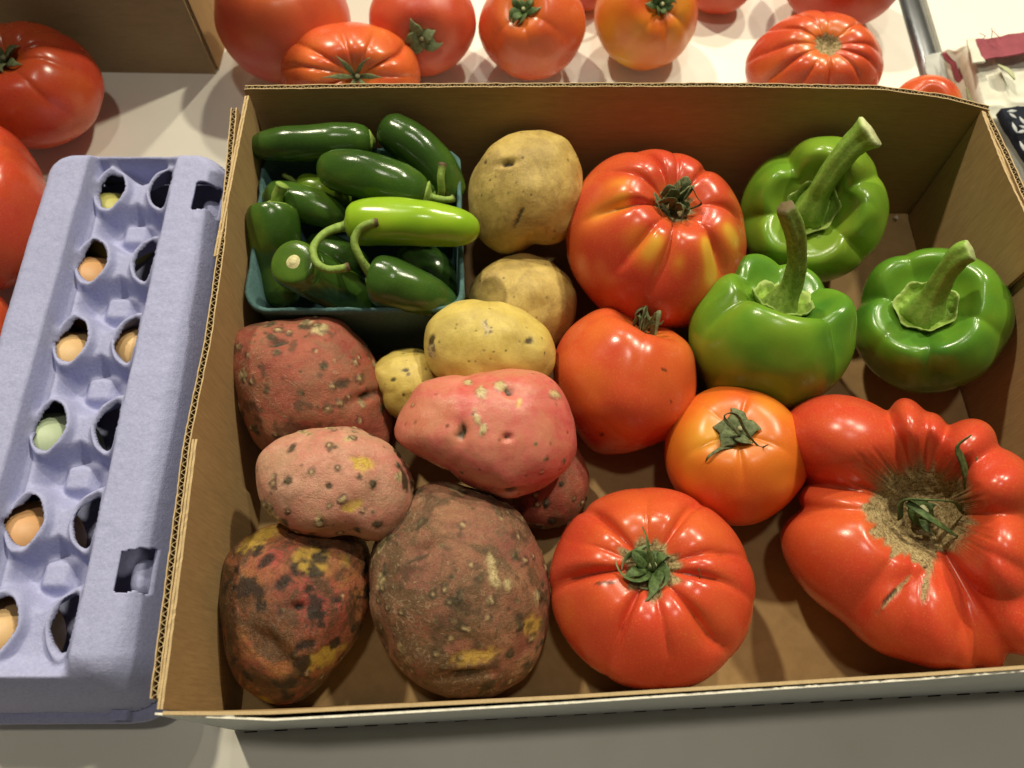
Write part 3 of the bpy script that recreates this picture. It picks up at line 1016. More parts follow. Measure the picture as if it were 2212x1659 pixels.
def tomato(label, bbox, stem, mat, grooves=(), rphi=None, hgt=0.80, dip=0.16, dipw=0.30, rest=ZF, calyx='curly', seed=1, tint=None,
           cork=0.0, corkn=0.35, wd=13, lumps=0.03, e=0.92, sep_mat=None, marks=(), nt=88, nph=176, group="tomatoes in the tray", extra_sepals=(), crown=1.0, gfade=(0.75, 1.75, 0.88), custom=None, zs_fn=None, corkf=None):
    rng = random.Random(seed)
    TH, PH = polar(nt, nph)
    s, c = np.sin(TH) ** e, np.cos(TH)
    rf = 1.0
    if rphi is not None:
        a = np.array([p[0] for p in rphi], float) % 360
        r = np.array([p[1] for p in rphi], float)
        o = np.argsort(a)
        a, r = a[o], r[o]
        pd = np.degrees(PH) % 360
        ex = np.r_[a[-1] - 360, a, a[0] + 360]
        er = np.r_[r[-1], r, r[0]]
        fine = np.arange(0, 360, 1.0)
        fr_ = np.interp(fine, ex, er)
        ker = np.hanning(21)
        ker /= ker.sum()
        fr_ = np.convolve(np.r_[fr_[-20:], fr_, fr_[:20]], ker, 'same')[20:-20]
        rf = np.interp(pd, np.r_[fine, 360], np.r_[fr_, fr_[0]]) / r.max()
    rho = s
    hz = np.where(c > 0, hgt * c, hgt * 0.92 * c)
    D = groove_field(PH, grooves, wd)
    if len(grooves) >= 6 and rphi is None:
        wv = 0.10 * vnoise(np.stack([np.cos(PH) * 2, np.sin(PH) * 2, TH * 1.5], -1), 1.0, seed + 40) * sstep(0.3, 1.4, TH)
        D = lobe_field(PH + wv, grooves)
        D = 0.60 * D * (1 + 0.8 * vnoise(np.stack([np.cos(PH) * 3, np.sin(PH) * 3, TH], -1), 1.0, seed + 41))
    gw = sstep(0.03, 0.4, TH) * (1 - gfade[2] * sstep(gfade[0], gfade[1], TH))
    k = 1 - D * gw
    lobe = (1 - sstep(0.0, 0.10, D)) * 0.05 * crown
    z = hz * (1 - 0.75 * D * gw) - dip * np.exp(-(rho / dipw) ** 2) + lobe * np.exp(-((rho - 0.55) / 0.25) ** 2) * (c > 0)
    L = np.stack([rho * rf * k * np.cos(PH), rho * rf * k * np.sin(PH), z], -1).reshape(-1, 3)
    if custom is not None:
        L = custom(TH, PH).reshape(nt, nph, 3)
        for _ in range(2):
            A_ = (np.roll(L, 1, 1) + np.roll(L, -1, 1)) * 0.25 + L * 0.5
            B_ = A_.copy()
            B_[1:-1] = A_[1:-1] * 0.5 + (A_[2:] + A_[:-2]) * 0.25
            L = B_
        L = L.reshape(-1, 3)
    L += L * (lumps * (vnoise(L, 1.3, seed) + 0.5 * vnoise(L, 3.0, seed + 3)))[:, None]
    cx, cy = (bbox[0] + bbox[2]) / 2, (bbox[1] + bbox[3]) / 2
    hh = max(0.45, hgt - dip * 0.6)
    fx = (stem[0] - cx) / ((bbox[2] - bbox[0]) / 2) / hh if rphi is None else 0.0
    fy = -(stem[1] - cy) / ((bbox[3] - bbox[1]) / 2) / hh if rphi is None else 0.0
    if rphi is not None and isinstance(stem, tuple) and len(stem) == 4:
        fx, fy = stem[2], stem[3]
    M = axis_matrix(fx, fy)
    f, C, R = settle(L @ M.T, bbox, rest=rest)
    W = f(L @ M.T)
    rr = rho.reshape(-1)
    ph = PH.reshape(-1)
    gwf, Df = gw.reshape(-1), D.reshape(-1)
    nz = vnoise(L, 2.2, seed + 11)
    tv = 0.06 + 0.10 * nz
    if tint is not None:
        tv = tv + tint(L, rr, ph, Df, nz)
    # paler shoulder round the stem
    tv = tv + 0.22 * np.exp(-((rr - dipw * 0.5) / 0.10) ** 2) * (np.cos(TH).reshape(-1) > 0)
    ck = np.zeros(len(W))
    upf = (np.cos(TH).reshape(-1) > 0)
    if cork:
        ck = (1 - sstep(cork * 0.85, cork * 1.1, rr * (1 + corkn * vnoise(np.stack([np.cos(ph) * 4, np.sin(ph) * 4, rr], 1), 1.0, seed + 5)) - 0.35 * Df * cork)) * upf
    if corkf is not None:
        ck = corkf(L)
    dk = np.zeros(len(W))
    nudge = np.zeros(len(W))
    for mk in marks:
        kind, mx, my, ru, rv, an = mk
        mm = mark(W, C, mx, my, ru, rv, an, 0.3, seed)
        if kind == 'cork':
            ck = np.maximum(ck, mm)
            nudge -= mm * 0.0004
        elif kind == 'dark':
            dk = np.maximum(dk, mm * 0.85)
        elif kind == 'yellow':
            tv = tv + mm * 0.7
    nrm = (W - C) / np.linalg.norm(W - C, axis=1)[:, None]
    W = W + nrm * nudge[:, None]
    if cork:
        kk = 2.2 if custom is not None else 1.0
        W = W + nrm * (ck * kk * (vnoise(W, 220, seed) * 0.0009 + vnoise(W, 600, seed + 1) * 0.0004))[:, None]
    root = thing("tomato", (C[0], C[1], W[:, 2].min()), label, "tomato", group)
    mesh_obj("fruit_body", W, grid_faces(nt, nph, True), mat, root, attrs={"tint": tv, "cork": ck, "dark": dk})
    if calyx is None:
        return root
    st = SEPAL_STYLES[calyx]
    sm = sep_mat or M_SEPAL

    def zs(r):
        if zs_fn is not None:
            return zs_fn(r)
        return hgt * np.sqrt(np.maximum(0, 1 - r * r)) - dip * np.exp(-(r / dipw) ** 2)
    # stub and disc
    pth = [(0, 0, zs(0) - 0.03), (0.01, 0.0, zs(0) + 0.03), (0.02 + 0.02 * rng.random(), 0.02 * rng.random(), zs(0) + 0.09 + 0.05 * rng.random())]
    p = f(catmull(pth, 8) @ M.T)
    g1 = tube_geo(p, np.array([0.085, 0.07, 0.05, 0.042, 0.038, 0.037, 0.039, 0.030]) * R, nseg=10, noise=0.25, seed=seed, nfreq=500)
    tipv = np.r_[np.repeat(np.linspace(0, 1, 8) ** 4, 10), 0, 1]
    cal = mesh_obj("calyx", g1[0], g1[1], sm, root, attrs={"tip": tipv})
    nS = st['n']
    for kx in range(nS):
        a0 = 2 * np.pi * (kx + 0.35 * (rng.random() - 0.5)) / nS + seed
        l = st['l'] * (0.7 + 0.6 * rng.random())
        sw_ = st['swirl'] * (rng.random() - 0.5) * 2
        cu = st['curl'] * (0.5 + rng.random())
        lf = st['lift'] * (0.4 + 1.1 * rng.random())
        pts = []
        for t in np.linspace(0, 1, 14):
            r_ = 0.03 + l * (t - 0.42 * cu * t * t)
            aa = a0 + sw_ * t * t
            zz = zs(min(r_, 0.9)) + 0.035 + lf * math.sin(min(t * (1.2 + cu), 1.5 + 0.5 * t) * 1.9) * (0.9 if t < 1 else 0.8)
            pts.append((r_ * math.cos(aa), r_ * math.sin(aa), max(zz, zs(min(r_, 0.9)) + 0.018)))
        pw = f(np.array(pts) @ M.T)
        tw = np.linspace(0, 1, 14)
        wprof = st['w'] * R * (0.75 + 0.6 * np.sin(np.pi * np.minimum(1, tw * 1.25))) * (1 - tw ** 3 * 0.9)
        ref = f((np.array([[0, 0, 1.0]]) @ M.T))[0] - f(np.zeros((1, 3)))[0]
        ref = ref + 0.8 * R * np.array([rng.random() - 0.5, rng.random() - 0.5, rng.random() - 0.5])
        g2 = tube_geo(pw, wprof, np.maximum(0.00022, wprof * 0.16), nseg=8, ref=ref, noise=0.2, seed=seed + kx, nfreq=400)
        mesh_obj("sepal", g2[0], g2[1], sm, cal, attrs={"tip": np.r_[np.repeat(tw ** 6 * 0.5, 8), 0, 0.5]})
    for sp in extra_sepals:   # picture positions and height above the fruit (m)
        i = nearest_front(W, C, *stem[:2])
        db = (W[i] - CAM) @ FWD
        pts = [at_depth(q[0], q[1], db - q[2]) for q in sp[0]]
        pw = catmull(pts, 18)
        tw = np.linspace(0, 1, 18)
        wp = sp[1] * (1 - 0.75 * tw ** 2)
        g2 = tube_geo(pw, wp, np.maximum(0.0002, wp * 0.25), nseg=8, ref=(0.2, 0.1, 1), noise=0.15, seed=seed)
        mesh_obj("sepal", g2[0], g2[1], sm, cal)
    return root


# ---- tomatoes in the tray
def t1_tint(L, rr, ph, D, nz):
    t = np.zeros(len(L))
    for a, w, lo, hi, amp in ((246, 10, .42, .80, 1.0), (226, 9, .45, .75, .6), (275, 6, .55, .78, .6), (305, 9, .40, .90, 1.0), (338, 10, .42, .80, 1.0), (192, 11, .45, .95, .85), (170, 8, .45, .8, .5)):
        t += amp * np.exp(-(np.degrees(adiff(ph, math.radians(a))) / w) ** 2) * sstep(lo, lo + .16, rr) * (1 - sstep(hi - .12, hi + .06, rr)) * (L[:, 2] > 0.0)
    return t * (0.9 + 0.4 * nz)


tomato("large lobed orange red tomato with yellow streaks, behind the bell peppers' left", (1222, 322, 1613, 712), (1458, 448), M_TOM_RED,
       [(118, .18), (152, .16), (192, .20), (236, .12), (262, .15), (318, .16), (8, .14), (60, .14), (92, .10)],
       hgt=0.80, dip=0.24, dipw=0.28, gfade=(0.55, 1.30, 0.94), calyx='ball', seed=11, tint=t1_tint, cork=0.17, wd=9, crown=1.3,
       extra_sepals=(([(1440, 440, 0.002), (1475, 415, 0.012), (1492, 402, 0.014), (1505, 425, 0.012), (1515, 440, 0.010), (1490, 452, 0.006)], 0.0014),
                     ([(1450, 470, 0.003), (1415, 420, 0.010), (1425, 455, 0.012), (1418, 490, 0.004)], 0.0013)))
tomato("smooth heart shaped red tomato with curled dry stem at its top, left of centre pepper", (1195, 665, 1505, 982), (1405, 688), M_TOM_RED,
       [(85, .12, 16), (140, .03), (200, .02), (270, .03)], hgt=0.86, dip=0.26, dipw=0.42, calyx='ball', seed=22,
       tint=lambda L, rr, ph, D, nz: 0.10 + 0.1 * nz, wd=16, lumps=0.035,
       marks=(('dark', 1436, 800, 7, 4, 0), ('dark', 1452, 865, 4, 6, 0), ('dark', 1300, 940, 6, 4, 0)),
       extra_sepals=(([(1385, 700, 0.002), (1372, 680, 0.010), (1390, 665, 0.014), (1402, 690, 0.014), (1425, 700, 0.012), (1435, 690, 0.010)], 0.0014),))
tomato("small round orange tomato with star shaped dry calyx, between the two big red ones", (1435, 832, 1751, 1136), (1602, 938), M_TOM_ORANGE,
       [(75, .05, 9), (140, .03, 9), (205, .05, 9), (275, .06, 9), (340, .04, 9)], gfade=(0.25, 0.75, 1.0), hgt=0.86, dip=0.10, dipw=0.30, rest=0.012, calyx='flat', seed=33,
       tint=lambda L, rr, ph, D, nz: 0.42 * np.exp(-(rr / 0.55) ** 2) + 0.10 + 0.18 * nz + 0.30 * np.exp(-(np.degrees(adiff(ph, math.radians(200))) / 35) ** 2) * (rr > .2), lumps=0.03,
       extra_sepals=(([(1600, 940, 0.004), (1565, 905, 0.010), (1575, 892, 0.012), (1595, 900, 0.010), (1610, 930, 0.008), (1640, 965, 0.006), (1660, 960, 0.010)], 0.0012),
                     ([(1590, 965, 0.003), (1560, 968, 0.005), (1532, 985, 0.006), (1524, 998, 0.004)], 0.0009)))
tomato("deeply ribbed red tomato with green calyx, nearest the tray's front wall", (1187, 1053, 1632, 1494), (1412, 1240), M_TOM_RED,
       [(132, .20), (184, .19), (243, .22), (279, .07), (312, .20), (350, .17), (14, .13), (56, .20), (92, .06), (160, .08)],
       hgt=0.74, dip=0.17, dipw=0.25, calyx='messy', gfade=(0.75, 1.65, 0.82), seed=44, cork=0.25, sep_mat=M_SEPAL_GREEN, wd=9, crown=1.5, lumps=0.015,
       marks=(('dark', 1310, 1258, 30, 3.5, 3),),
       extra_sepals=(([(1415, 1230, 0.004), (1402, 1195, 0.010), (1398, 1165, 0.009), (1388, 1138, 0.006)], 0.0014),
                     ([(1470, 1255, 0.003), (1500, 1262, 0.006), (1512, 1245, 0.009), (1508, 1228, 0.010)], 0.0006),
                     ([(1420, 1300, 0.003), (1445, 1295, 0.006), (1452, 1310, 0.005), (1430, 1322, 0.003)], 0.0006)))
# lobes of the huge tomato: (centre px, centre py, z, radius a, radius b, radius z, turn)
T5L = [(2040, 1120, -20, 125, 125, 140, 0), (1870, 958, 10, 160, 112, 190, -14), (1850, 1048, -50, 120, 26, 130, -4), (1880, 1205, 10, 208, 152, 195, -30), (1950, 1300, 5, 150, 120, 185, -42), (2035, 1322, 0, 100, 128, 175, 14),
       (2098, 1360, -15, 52, 95, 140, 8), (2160, 1350, -30, 66, 116, 140, 10), (2200, 1330, -10, 75, 125, 150, 0), (2190, 1205, 5, 92, 120, 180, 0), (2192, 1060, 0, 95, 84, 170, 25), (2140, 985, -5, 88, 62, 150, 40), (2076, 950, -15, 40, 58, 135, 0), (2028, 940, -5, 52, 84, 150, 10)]
T5O = (2035, 1115)


def t5_shape(TH, PH):
    d = np.stack([np.sin(TH) * np.cos(PH), np.sin(TH) * np.sin(PH), np.cos(TH)], -1).reshape(-1, 3)
    r = np.zeros(len(d))
    P_ = 30.0
    for (x, y, z, ra, rb, rz, tn) in T5L:
        c = np.array([x - T5O[0], -(y - T5O[1]), z]) / 350.0
        ca, sa = math.cos(math.radians(tn)), math.sin(math.radians(tn))
        R_ = np.array([[ca, sa, 0], [-sa, ca, 0], [0, 0, 1.0]])
        A = np.diag([350.0 / ra, 350.0 / rb, 350.0 / rz]) @ R_
        dd, cc = d @ A.T, A @ c
        a2 = (dd * dd).sum(1)
        b2 = dd @ cc
        disc = b2 * b2 - a2 * (cc @ cc - 1)
        t = np.where(disc > 0, (b2 + np.sqrt(np.maximum(disc, 0))) / a2, 0)
        r += np.maximum(t, 0) ** P_
    r = r ** (1 / P_)
    th, ph = TH.reshape(-1), PH.reshape(-1)
    r = r * (1 - groove_field(ph, [(178, .16, 5), (299, .15, 6)], 6) * sstep(0.25, 0.7, th) * (1 - 0.6 * sstep(1.6, 2.8, th)))
    r = r * (1 - groove_field(ph, [(233, .055, 5), (256, .07, 5), (287, .08, 5), (30, .06, 6), (330, .06, 6)], 6) * sstep(0.25, 0.7, th) * (1 - 0.92 * sstep(0.85, 1.45, th)))
    L = d * r[:, None]
    x, y = L[:, 0], L[:, 1]
    # the corky crater
    xr, yr = x * math.cos(.35) - (y) * math.sin(-.35), x * math.sin(-.35) + y * math.cos(.35)
    q = np.hypot(xr / 0.33, yr / 0.27)
    L[:, 2] -= np.where(L[:, 2] > 0, 0.31 * (1 - sstep(0.30, 1.15, q)), 0)
    return L


def t5_cork(L):
    x, y = L[:, 0], L[:, 1]
    xr, yr = x * math.cos(.35) - (y) * math.sin(-.35), x * math.sin(-.35) + y * math.cos(.35)
    q = np.hypot(xr / 0.35, yr / 0.29)
    an = np.arctan2(yr, xr)
    edge = 0.98 + 0.10 * vnoise(np.stack([np.cos(an) * 3, np.sin(an) * 3, 0 * an], 1), 1.0, 5) + 0.10 * vnoise(np.stack([np.cos(an) * 9, np.sin(an) * 9, 0 * an], 1), 1.0, 6)
    return (1 - sstep(edge - 0.05, edge + 0.04, q)) * (L[:, 2] > -0.2)


tomato("huge misshapen folded red tomato with corky crater, at the tray's right wall", (1686, 852, 2258, 1453), (2060, 1100, 0.0, 0.0), M_TOM_RED,
       [], rphi=[(0, 1), (90, 1), (180, 1), (270, 1)], custom=t5_shape, corkf=t5_cork, zs_fn=lambda r: 0.13 + 0.3 * r,
       calyx='stub', seed=55, cork=0.3, sep_mat=M_SEPAL_GREEN, lumps=0.012, nt=170, nph=340,
       marks=(('cork', 1935, 1275, 60, 5, 47), ('dark', 1918, 1290, 26, 5, 45), ('cork', 2000, 1250, 58, 7, 72)),
       extra_sepals=(([(2085, 1110, 0.002), (2090, 1050, 0.012), (2080, 1000, 0.018), (2068, 965, 0.022), (2098, 940, 0.024)], 0.0034),
                     ([(2095, 1095, 0.002), (2100, 1040, 0.012), (2112, 985, 0.018)], 0.0042),
                     ([(1945, 1120, 0.003), (1950, 1082, 0.008), (2000, 1080, 0.012), (2060, 1085, 0.010), (2075, 1105, 0.006)], 0.0024),
                     ([(1960, 1085, 0.008), (2010, 1120, 0.012), (2070, 1160, 0.010)], 0.0024)))
# ---- tomatoes on the table
G2 = "tomatoes on the table around the tray"
tomato("dark ribbed tomato in front of the plain brown box, left edge", (-110, 45, 226, 322), (15, 130), M_TOM_RED,
       [(40, .12), (15, .10), (345, .10), (300, .06), (80, .1), (140, .1), (200, .08)], rest=0.0, hgt=0.80, dip=0.2, seed=61, calyx='green', wd=11, group=G2, nt=70, nph=140)
tomato("large tomato cut by the left frame beside the egg carton's far end", (-230, 248, 118, 630), (-60, 340), M_TOM_RED,
       [(10, .04), (300, .04), (80, .05)], rest=0.0, seed=62, calyx=None, group=G2, nt=60, nph=120)
tomato("sliver of a tomato at the left frame edge, lowest one", (-230, 600, 32, 830), (-120, 660), M_TOM_RED, [(20, .03)], rest=0.0, seed=63, calyx=None, group=G2, nt=50, nph=100)
tomato("big smooth dull red tomato beside the plain brown box, behind the tray", (462, -120, 758, 182), (600, -60), M_TOM_PINK, [(300, .02, 20), (240, .02, 20)], rest=0.0, seed=64, calyx=None, group=G2,
       tint=lambda L, rr, ph, D, nz: 0.10 + 0.15 * nz, nt=60, nph=120, hgt=0.9)
tomato("glossy ribbed orange red tomato with thin dry sepals just behind the tray's back wall", (607, 47, 908, 275), (762, 160), M_TOM_RED,
       [(70, .14), (100, .10), (35, .17), (0, .08), (140, .14), (165, .1), (200, .12), (235, .1), (270, .1), (310, .1)], rest=0.0, hgt=0.8, dip=0.2, seed=65, calyx='spiky', wd=10, group=G2,
       tint=lambda L, rr, ph, D, nz: 0.18 + 0.1 * nz)
tomato("red tomato lying on its side with its calyx facing the tray, behind the pepper basket", (797, -70, 1029, 166), (908, 78), M_TOM_PINK, [(90, .02, 20), (330, .02, 20)], rest=0.0, seed=66, calyx='flat', group=G2, hgt=0.9, dip=0.06,
       nt=70, nph=140)
tomato("red tomato with spread green calyx, between the side-lying one and the orange one", (1033, -62, 1266, 174), (1130, 22), M_TOM_RED, [(280, .03), (220, .03), (330, .03), (90, .05)], rest=0.0, seed=67, calyx='green', group=G2, sep_mat=M_SEPAL_GREEN,
       tint=lambda L, rr, ph, D, nz: 0.10 + 0.2 * np.exp(-((rr - .3) / .15) ** 2), nt=70, nph=140, hgt=0.88)
tomato("orange tomato with green calyx at the picture's top edge, right of the red pair", (1283, -85, 1508, 153), (1423, 12), M_TOM_ORANGE, [(290, .05), (240, .03), (330, .05), (90, .05)], rest=0.0, seed=68, calyx='green', group=G2, sep_mat=M_SEPAL_GREEN,
       tint=lambda L, rr, ph, D, nz: 0.30 + 0.25 * nz + 0.2 * np.exp(-(np.degrees(adiff(ph, math.radians(230))) / 40) ** 2), nt=70, nph=140, hgt=0.92)
tomato("dark red tomato just peeking in behind the orange one at the top edge", (1480, -170, 1645, 31), (1560, -80), M_TOM_PINK, [], rest=0.0, seed=69, calyx=None, group=G2, nt=40, nph=80)
tomato("dark red sliver of tomato between two calyx-topped ones at the top edge", (1190, -190, 1345, 24), (1270, -90), M_TOM_PINK, [], rest=0.0, seed=70, calyx=None, group=G2, nt=40, nph=80)
tomato("ribbed red tomato with bare brown stem scar, behind the tray's back wall", (1609, 22, 1909, 268), (1782, 100), M_TOM_RED,
       [(95, .06), (120, .08), (150, .1), (185, .08), (215, .1), (250, .12), (280, .1), (318, .12), (345, .1), (10, .08), (50, .08)], rest=0.0, hgt=0.8, dip=0.14, dipw=0.2, seed=71, calyx=None, cork=0.19, corkn=0.2, wd=9, crown=1.6, group=G2,
       tint=lambda L, rr, ph, D, nz: 0.04 + 0.3 * np.exp(-((rr - .3) / .12) ** 2) * (nz > 0))
tomato("dark pinkish red tomato cut by the top edge beside the metal table edging", (1692, -210, 1975, 67), (1840, -80), M_TOM_PINK, [(270, .02, 20)], rest=0.0, seed=72, calyx=None, group=G2, nt=50, nph=100)
tomato("small orange red tomato peeking over the tray's back right corner", (1918, 161, 2080, 300), (2010, 215), M_TOM_RED, [(300, .02, 20)], rest=0.0, seed=73, calyx=None, group=G2, nt=50, nph=100,
       tint=lambda L, rr, ph, D, nz: 0.12 + 0.1 * nz)


# ------------------------------------------------------------------ potatoes
def ico(sub):
    import bmesh
    bm = bmesh.new()
    bmesh.ops.create_icosphere(bm, subdivisions=sub, radius=1.0)
    bm.verts.ensure_lookup_table()
    V = np.array([v.co[:] for v in bm.verts])
    Fc = np.array([[v.index for v in f_.verts] for f_ in bm.faces])
    bm.free()
    return V / np.linalg.norm(V, axis=1)[:, None], Fc


ICO = ico(7)[0:2]
ICO6 = ico(6)


def potato(label, outline, mat, zc=None, rest=None, thick=0.85, seed=1, warts=0, wsize=(4, 9), pits=0, psize=(2, 5), scabs=0, marks=(), lump=0.035, hi=False, blotch=0.0, yellow=0.0, bk=0.92):
    rng = np.random.RandomState(seed)
    O = np.array(outline, float)
    c0 = (O.min(0) + O.max(0)) / 2
    a = np.arctan2(-(O[:, 1] - c0[1]), O[:, 0] - c0[0])
    r = np.hypot(O[:, 0] - c0[0], O[:, 1] - c0[1])
    o = np.argsort(a)
    a, r = a[o], r[o]
    fine = np.linspace(-np.pi, np.pi, 361)
    rfine = np.interp(fine, np.r_[a[-1] - 2 * np.pi, a, a[0] + 2 * np.pi], np.r_[r[-1], r, r[0]])
    ker = np.hanning(17)
    ker /= ker.sum()
    rfine = np.convolve(np.r_[rfine[-21:-1], rfine, rfine[1:21]], ker, 'same')[20:-20]
    S, Fc = ICO6
    phi = np.arctan2(S[:, 1], S[:, 0])
    hw = (O[:, 0].max() - O[:, 0].min()) / 2
    hh = (O[:, 1].max() - O[:, 1].min()) / 2
    Rv = np.interp(phi, fine, rfine)
    sq = np.hypot(S[:, 0], S[:, 1])
    mean = math.sqrt(hw * hh)
    # the outline rules at the rim; the front and back bulge evenly
    Rmix = Rv * sq ** 0.6 + mean * (1 - sq ** 0.6)
    L = np.stack([S[:, 0] * Rmix / hw, S[:, 1] * Rmix / hh, S[:, 2] * thick * min(hw, hh) / mean], 1)
    L = L * (1 + lump * (vnoise(S, 1.6, seed) + 0.6 * vnoise(S, 3.3, seed + 4)))[:, None]
    bb = (O[:, 0].min(), O[:, 1].min(), O[:, 0].max(), O[:, 1].max())
    f, C, R = settle(L, bb, rest=rest, zc=zc)
    W = f(L)
    n = (W - C) / np.linalg.norm(W - C, axis=1)[:, None]
    u, v, w = frame(C)
    facing = n @ w
    px_m = ((C - CAM) @ FWD) / F
    spot = np.zeros(len(W))
    scab = np.zeros(len(W))
    patch = np.zeros(len(W))
    red = np.zeros(len(W))
    disp = vnoise(W, 90, seed) * 0.0005 + vnoise(W, 300, seed + 2) * 0.00012
    vis = np.where(facing > 0.05)[0]
    for k in range(warts):          # raised corky lenticels with a dark rim
        p = W[rng.choice(vis)]
        q = rng.uniform(*wsize) * px_m
        d = np.linalg.norm(W - p, axis=1) / q
        d = d * (1 + 0.55 * vnoise(W, 420, seed + k))
        ringd = np.exp(-((d - 0.95) / 0.36) ** 2)
        core = 1 - sstep(0.5, 0.95, d)
        tone = rng.uniform()
        spot = np.maximum(spot, ringd * 0.85 + core * (0.9 if tone > 0.62 else 0.0))
        scab = np.maximum(scab, core * 0.9)
        disp = disp + core * q * 0.32 - ringd * q * 0.10
    for k in range(pits):           # small dark pits
        p = W[rng.choice(vis)]
        q = rng.uniform(*psize) * px_m
        d = np.linalg.norm(W - p, axis=1) / q
        m_ = 1 - sstep(0.55, 1.1, d * (1 + 0.3 * vnoise(W, 600, seed + k)))
        spot = np.maximum(spot, m_ * rng.uniform(0.5, 0.95))
        disp = disp - m_ * q * 0.12
    for k in range(scabs):
        p = W[rng.choice(vis)]
        q = rng.uniform(9, 17) * px_m
        d = np.linalg.norm((W - p) * np.array([rng.uniform(.7, 1.3), 1, 1]), axis=1) / q
        m_ = 1 - sstep(0.6, 1.05, d * (1 + 0.6 * vnoise(W, 380, seed + k)))
        scab = np.maximum(scab, m_ * 0.9)
        spot = np.maximum(spot, m_ * 0.6 * (vnoise(W, 700, seed) > 0.1))
        disp = disp + m_ * vnoise(W, 800, seed) * 0.0005
    if blotch:
        b = fbm(W, 130, seed + 31, 3)
        spot = np.maximum(spot, sstep(0.30 - blotch * 0.3, 0.42 - blotch * 0.3, b) * bk)
    if yellow:
        b = fbm(W, 45, seed + 41, 2)
        patch = np.maximum(patch, sstep(0.35 - yellow * 0.4, 0.5 - yellow * 0.4, b) * 0.85)
    for kind, mx, my, ru, rv, an in marks:
        m_ = mark(W, C, mx, my, ru, rv, an, 0.4, seed, 0.4)
        if kind == 'eye':           # a sunken dark eye with a lip
            spot = np.maximum(spot, m_)
            wide = mark(W, C, mx, my, ru * 2.4, rv * 1.7, an, 0.9, seed, 0.05)
            disp = disp - m_ * 0.0012 - wide * 0.0018
        elif kind == 'dent':
            disp = disp - mark(W, C, mx, my, ru, rv, an, 0.95, seed, 0.05) * 0.0030
        elif kind == 'scab':
            scab = np.maximum(scab, m_)
            edge = mark(W, C, mx, my, ru * 1.15, rv * 1.15, an, 0.2, seed, 0.2) * (1 - m_)
            spot = np.maximum(spot, edge * 0.5)
            disp = disp + m_ * 0.0004
        elif kind == 'dark':
            spot = np.maximum(spot, m_ * 0.92)
            disp = disp - m_ * 0.0003
        elif kind == 'red':
            red = np.maximum(red, mark(W, C, mx, my, ru, rv, an, 0.8, seed, 0.4))
        elif kind == 'patch':
            patch = np.maximum(patch, m_)
            disp = disp - m_ * 0.0004
    W = W + n * disp[:, None]
    o_ = mesh_obj("potato", W - np.array([C[0], C[1], W[:, 2].min()]), Fc, mat, attrs={"spot": np.clip(spot, 0, 1), "scab": np.clip(scab, 0, 1), "patch": np.clip(patch, 0, 1), "red": red})
    o_.location = (C[0], C[1], W[:, 2].min())
    tag(o_, label, "potato", "potatoes in the tray")
    return o_


potato("large dusty yellow potato leaning on the tray's back wall", [(1130, 282), (1185, 280), (1225, 300), (1250, 345), (1258, 410), (1255, 460), (1240, 500), (1215, 530), (1185, 541), (1150, 538), (1120, 549), (1080, 550), (1045, 530), (1020, 490), (1010, 440), (1012, 400), (1030, 350), (1060, 310), (1095, 290)],
       M_POT_YEL, zc=0.064, thick=0.9, seed=101, pits=26, psize=(1.5, 3.2), marks=(('eye', 1098, 350, 13, 6, 10), ('dark', 1046, 350, 4, 4, 0), ('dark', 1128, 338, 4, 3, 20), ('dark', 1122, 462, 4, 14, -25), ('dark', 1116, 482, 4, 11, -30), ('dent', 1160, 545, 40, 30, 0)))
potato("yellow potato half hidden in shade under the dusty one", [(1013, 650), (1028, 595), (1065, 560), (1120, 546), (1180, 553), (1226, 590), (1247, 640), (1240, 695), (1220, 735), (1180, 765), (1120, 775), (1060, 760), (1025, 715)],
       M_POT_YEL, rest=ZF, thick=0.9, seed=102, pits=24, psize=(1.5, 3))
potato("smooth light yellow potato on top of the pile's middle", [(915, 748), (924, 702), (955, 668), (1000, 648), (1050, 646), (1100, 655), (1150, 680), (1185, 720), (1202, 765), (1198, 805), (1175, 840), (1100, 858), (1000, 855), (935, 815)],
       M_POT_YEL_LIGHT, zc=0.060, thick=0.88, seed=103, pits=34, psize=(1.5, 3.5), scabs=2, marks=(('dark', 1145, 735, 12, 9, 20), ('dark', 930, 735, 5, 14, -20)))
potato("small spotted yellow potato wedged between the red ones", [(807, 792), (830, 765), (870, 753), (915, 752), (950, 790), (958, 850), (925, 893), (880, 918), (850, 898), (825, 850)],
       M_POT_YEL_LIGHT, zc=0.040, thick=0.95, seed=104, pits=26, psize=(2, 5), marks=(('dark', 875, 800, 9, 5, 10), ('dark', 848, 820, 7, 5, 20)))
potato("large rough dark red potato against the tray's left wall below the basket", [(490, 770), (497, 730), (520, 710), (570, 700), (630, 695), (660, 680), (700, 676), (735, 692), (765, 725), (800, 765), (825, 810), (840, 870), (847, 930), (838, 985), (780, 1015), (650, 1015), (560, 985), (530, 930), (505, 860)],
       M_POT_RED, rest=ZF, thick=0.86, seed=105, warts=52, wsize=(4, 8), scabs=6, pits=24, blotch=0.02, bk=0.65, marks=(('eye', 600, 735, 22, 6, 15), ('eye', 795, 855, 22, 8, 20), ('scab', 690, 712, 18, 14, 0), ('dark', 740, 830, 18, 14, 0), ('dark', 560, 795, 8, 7, 0)))
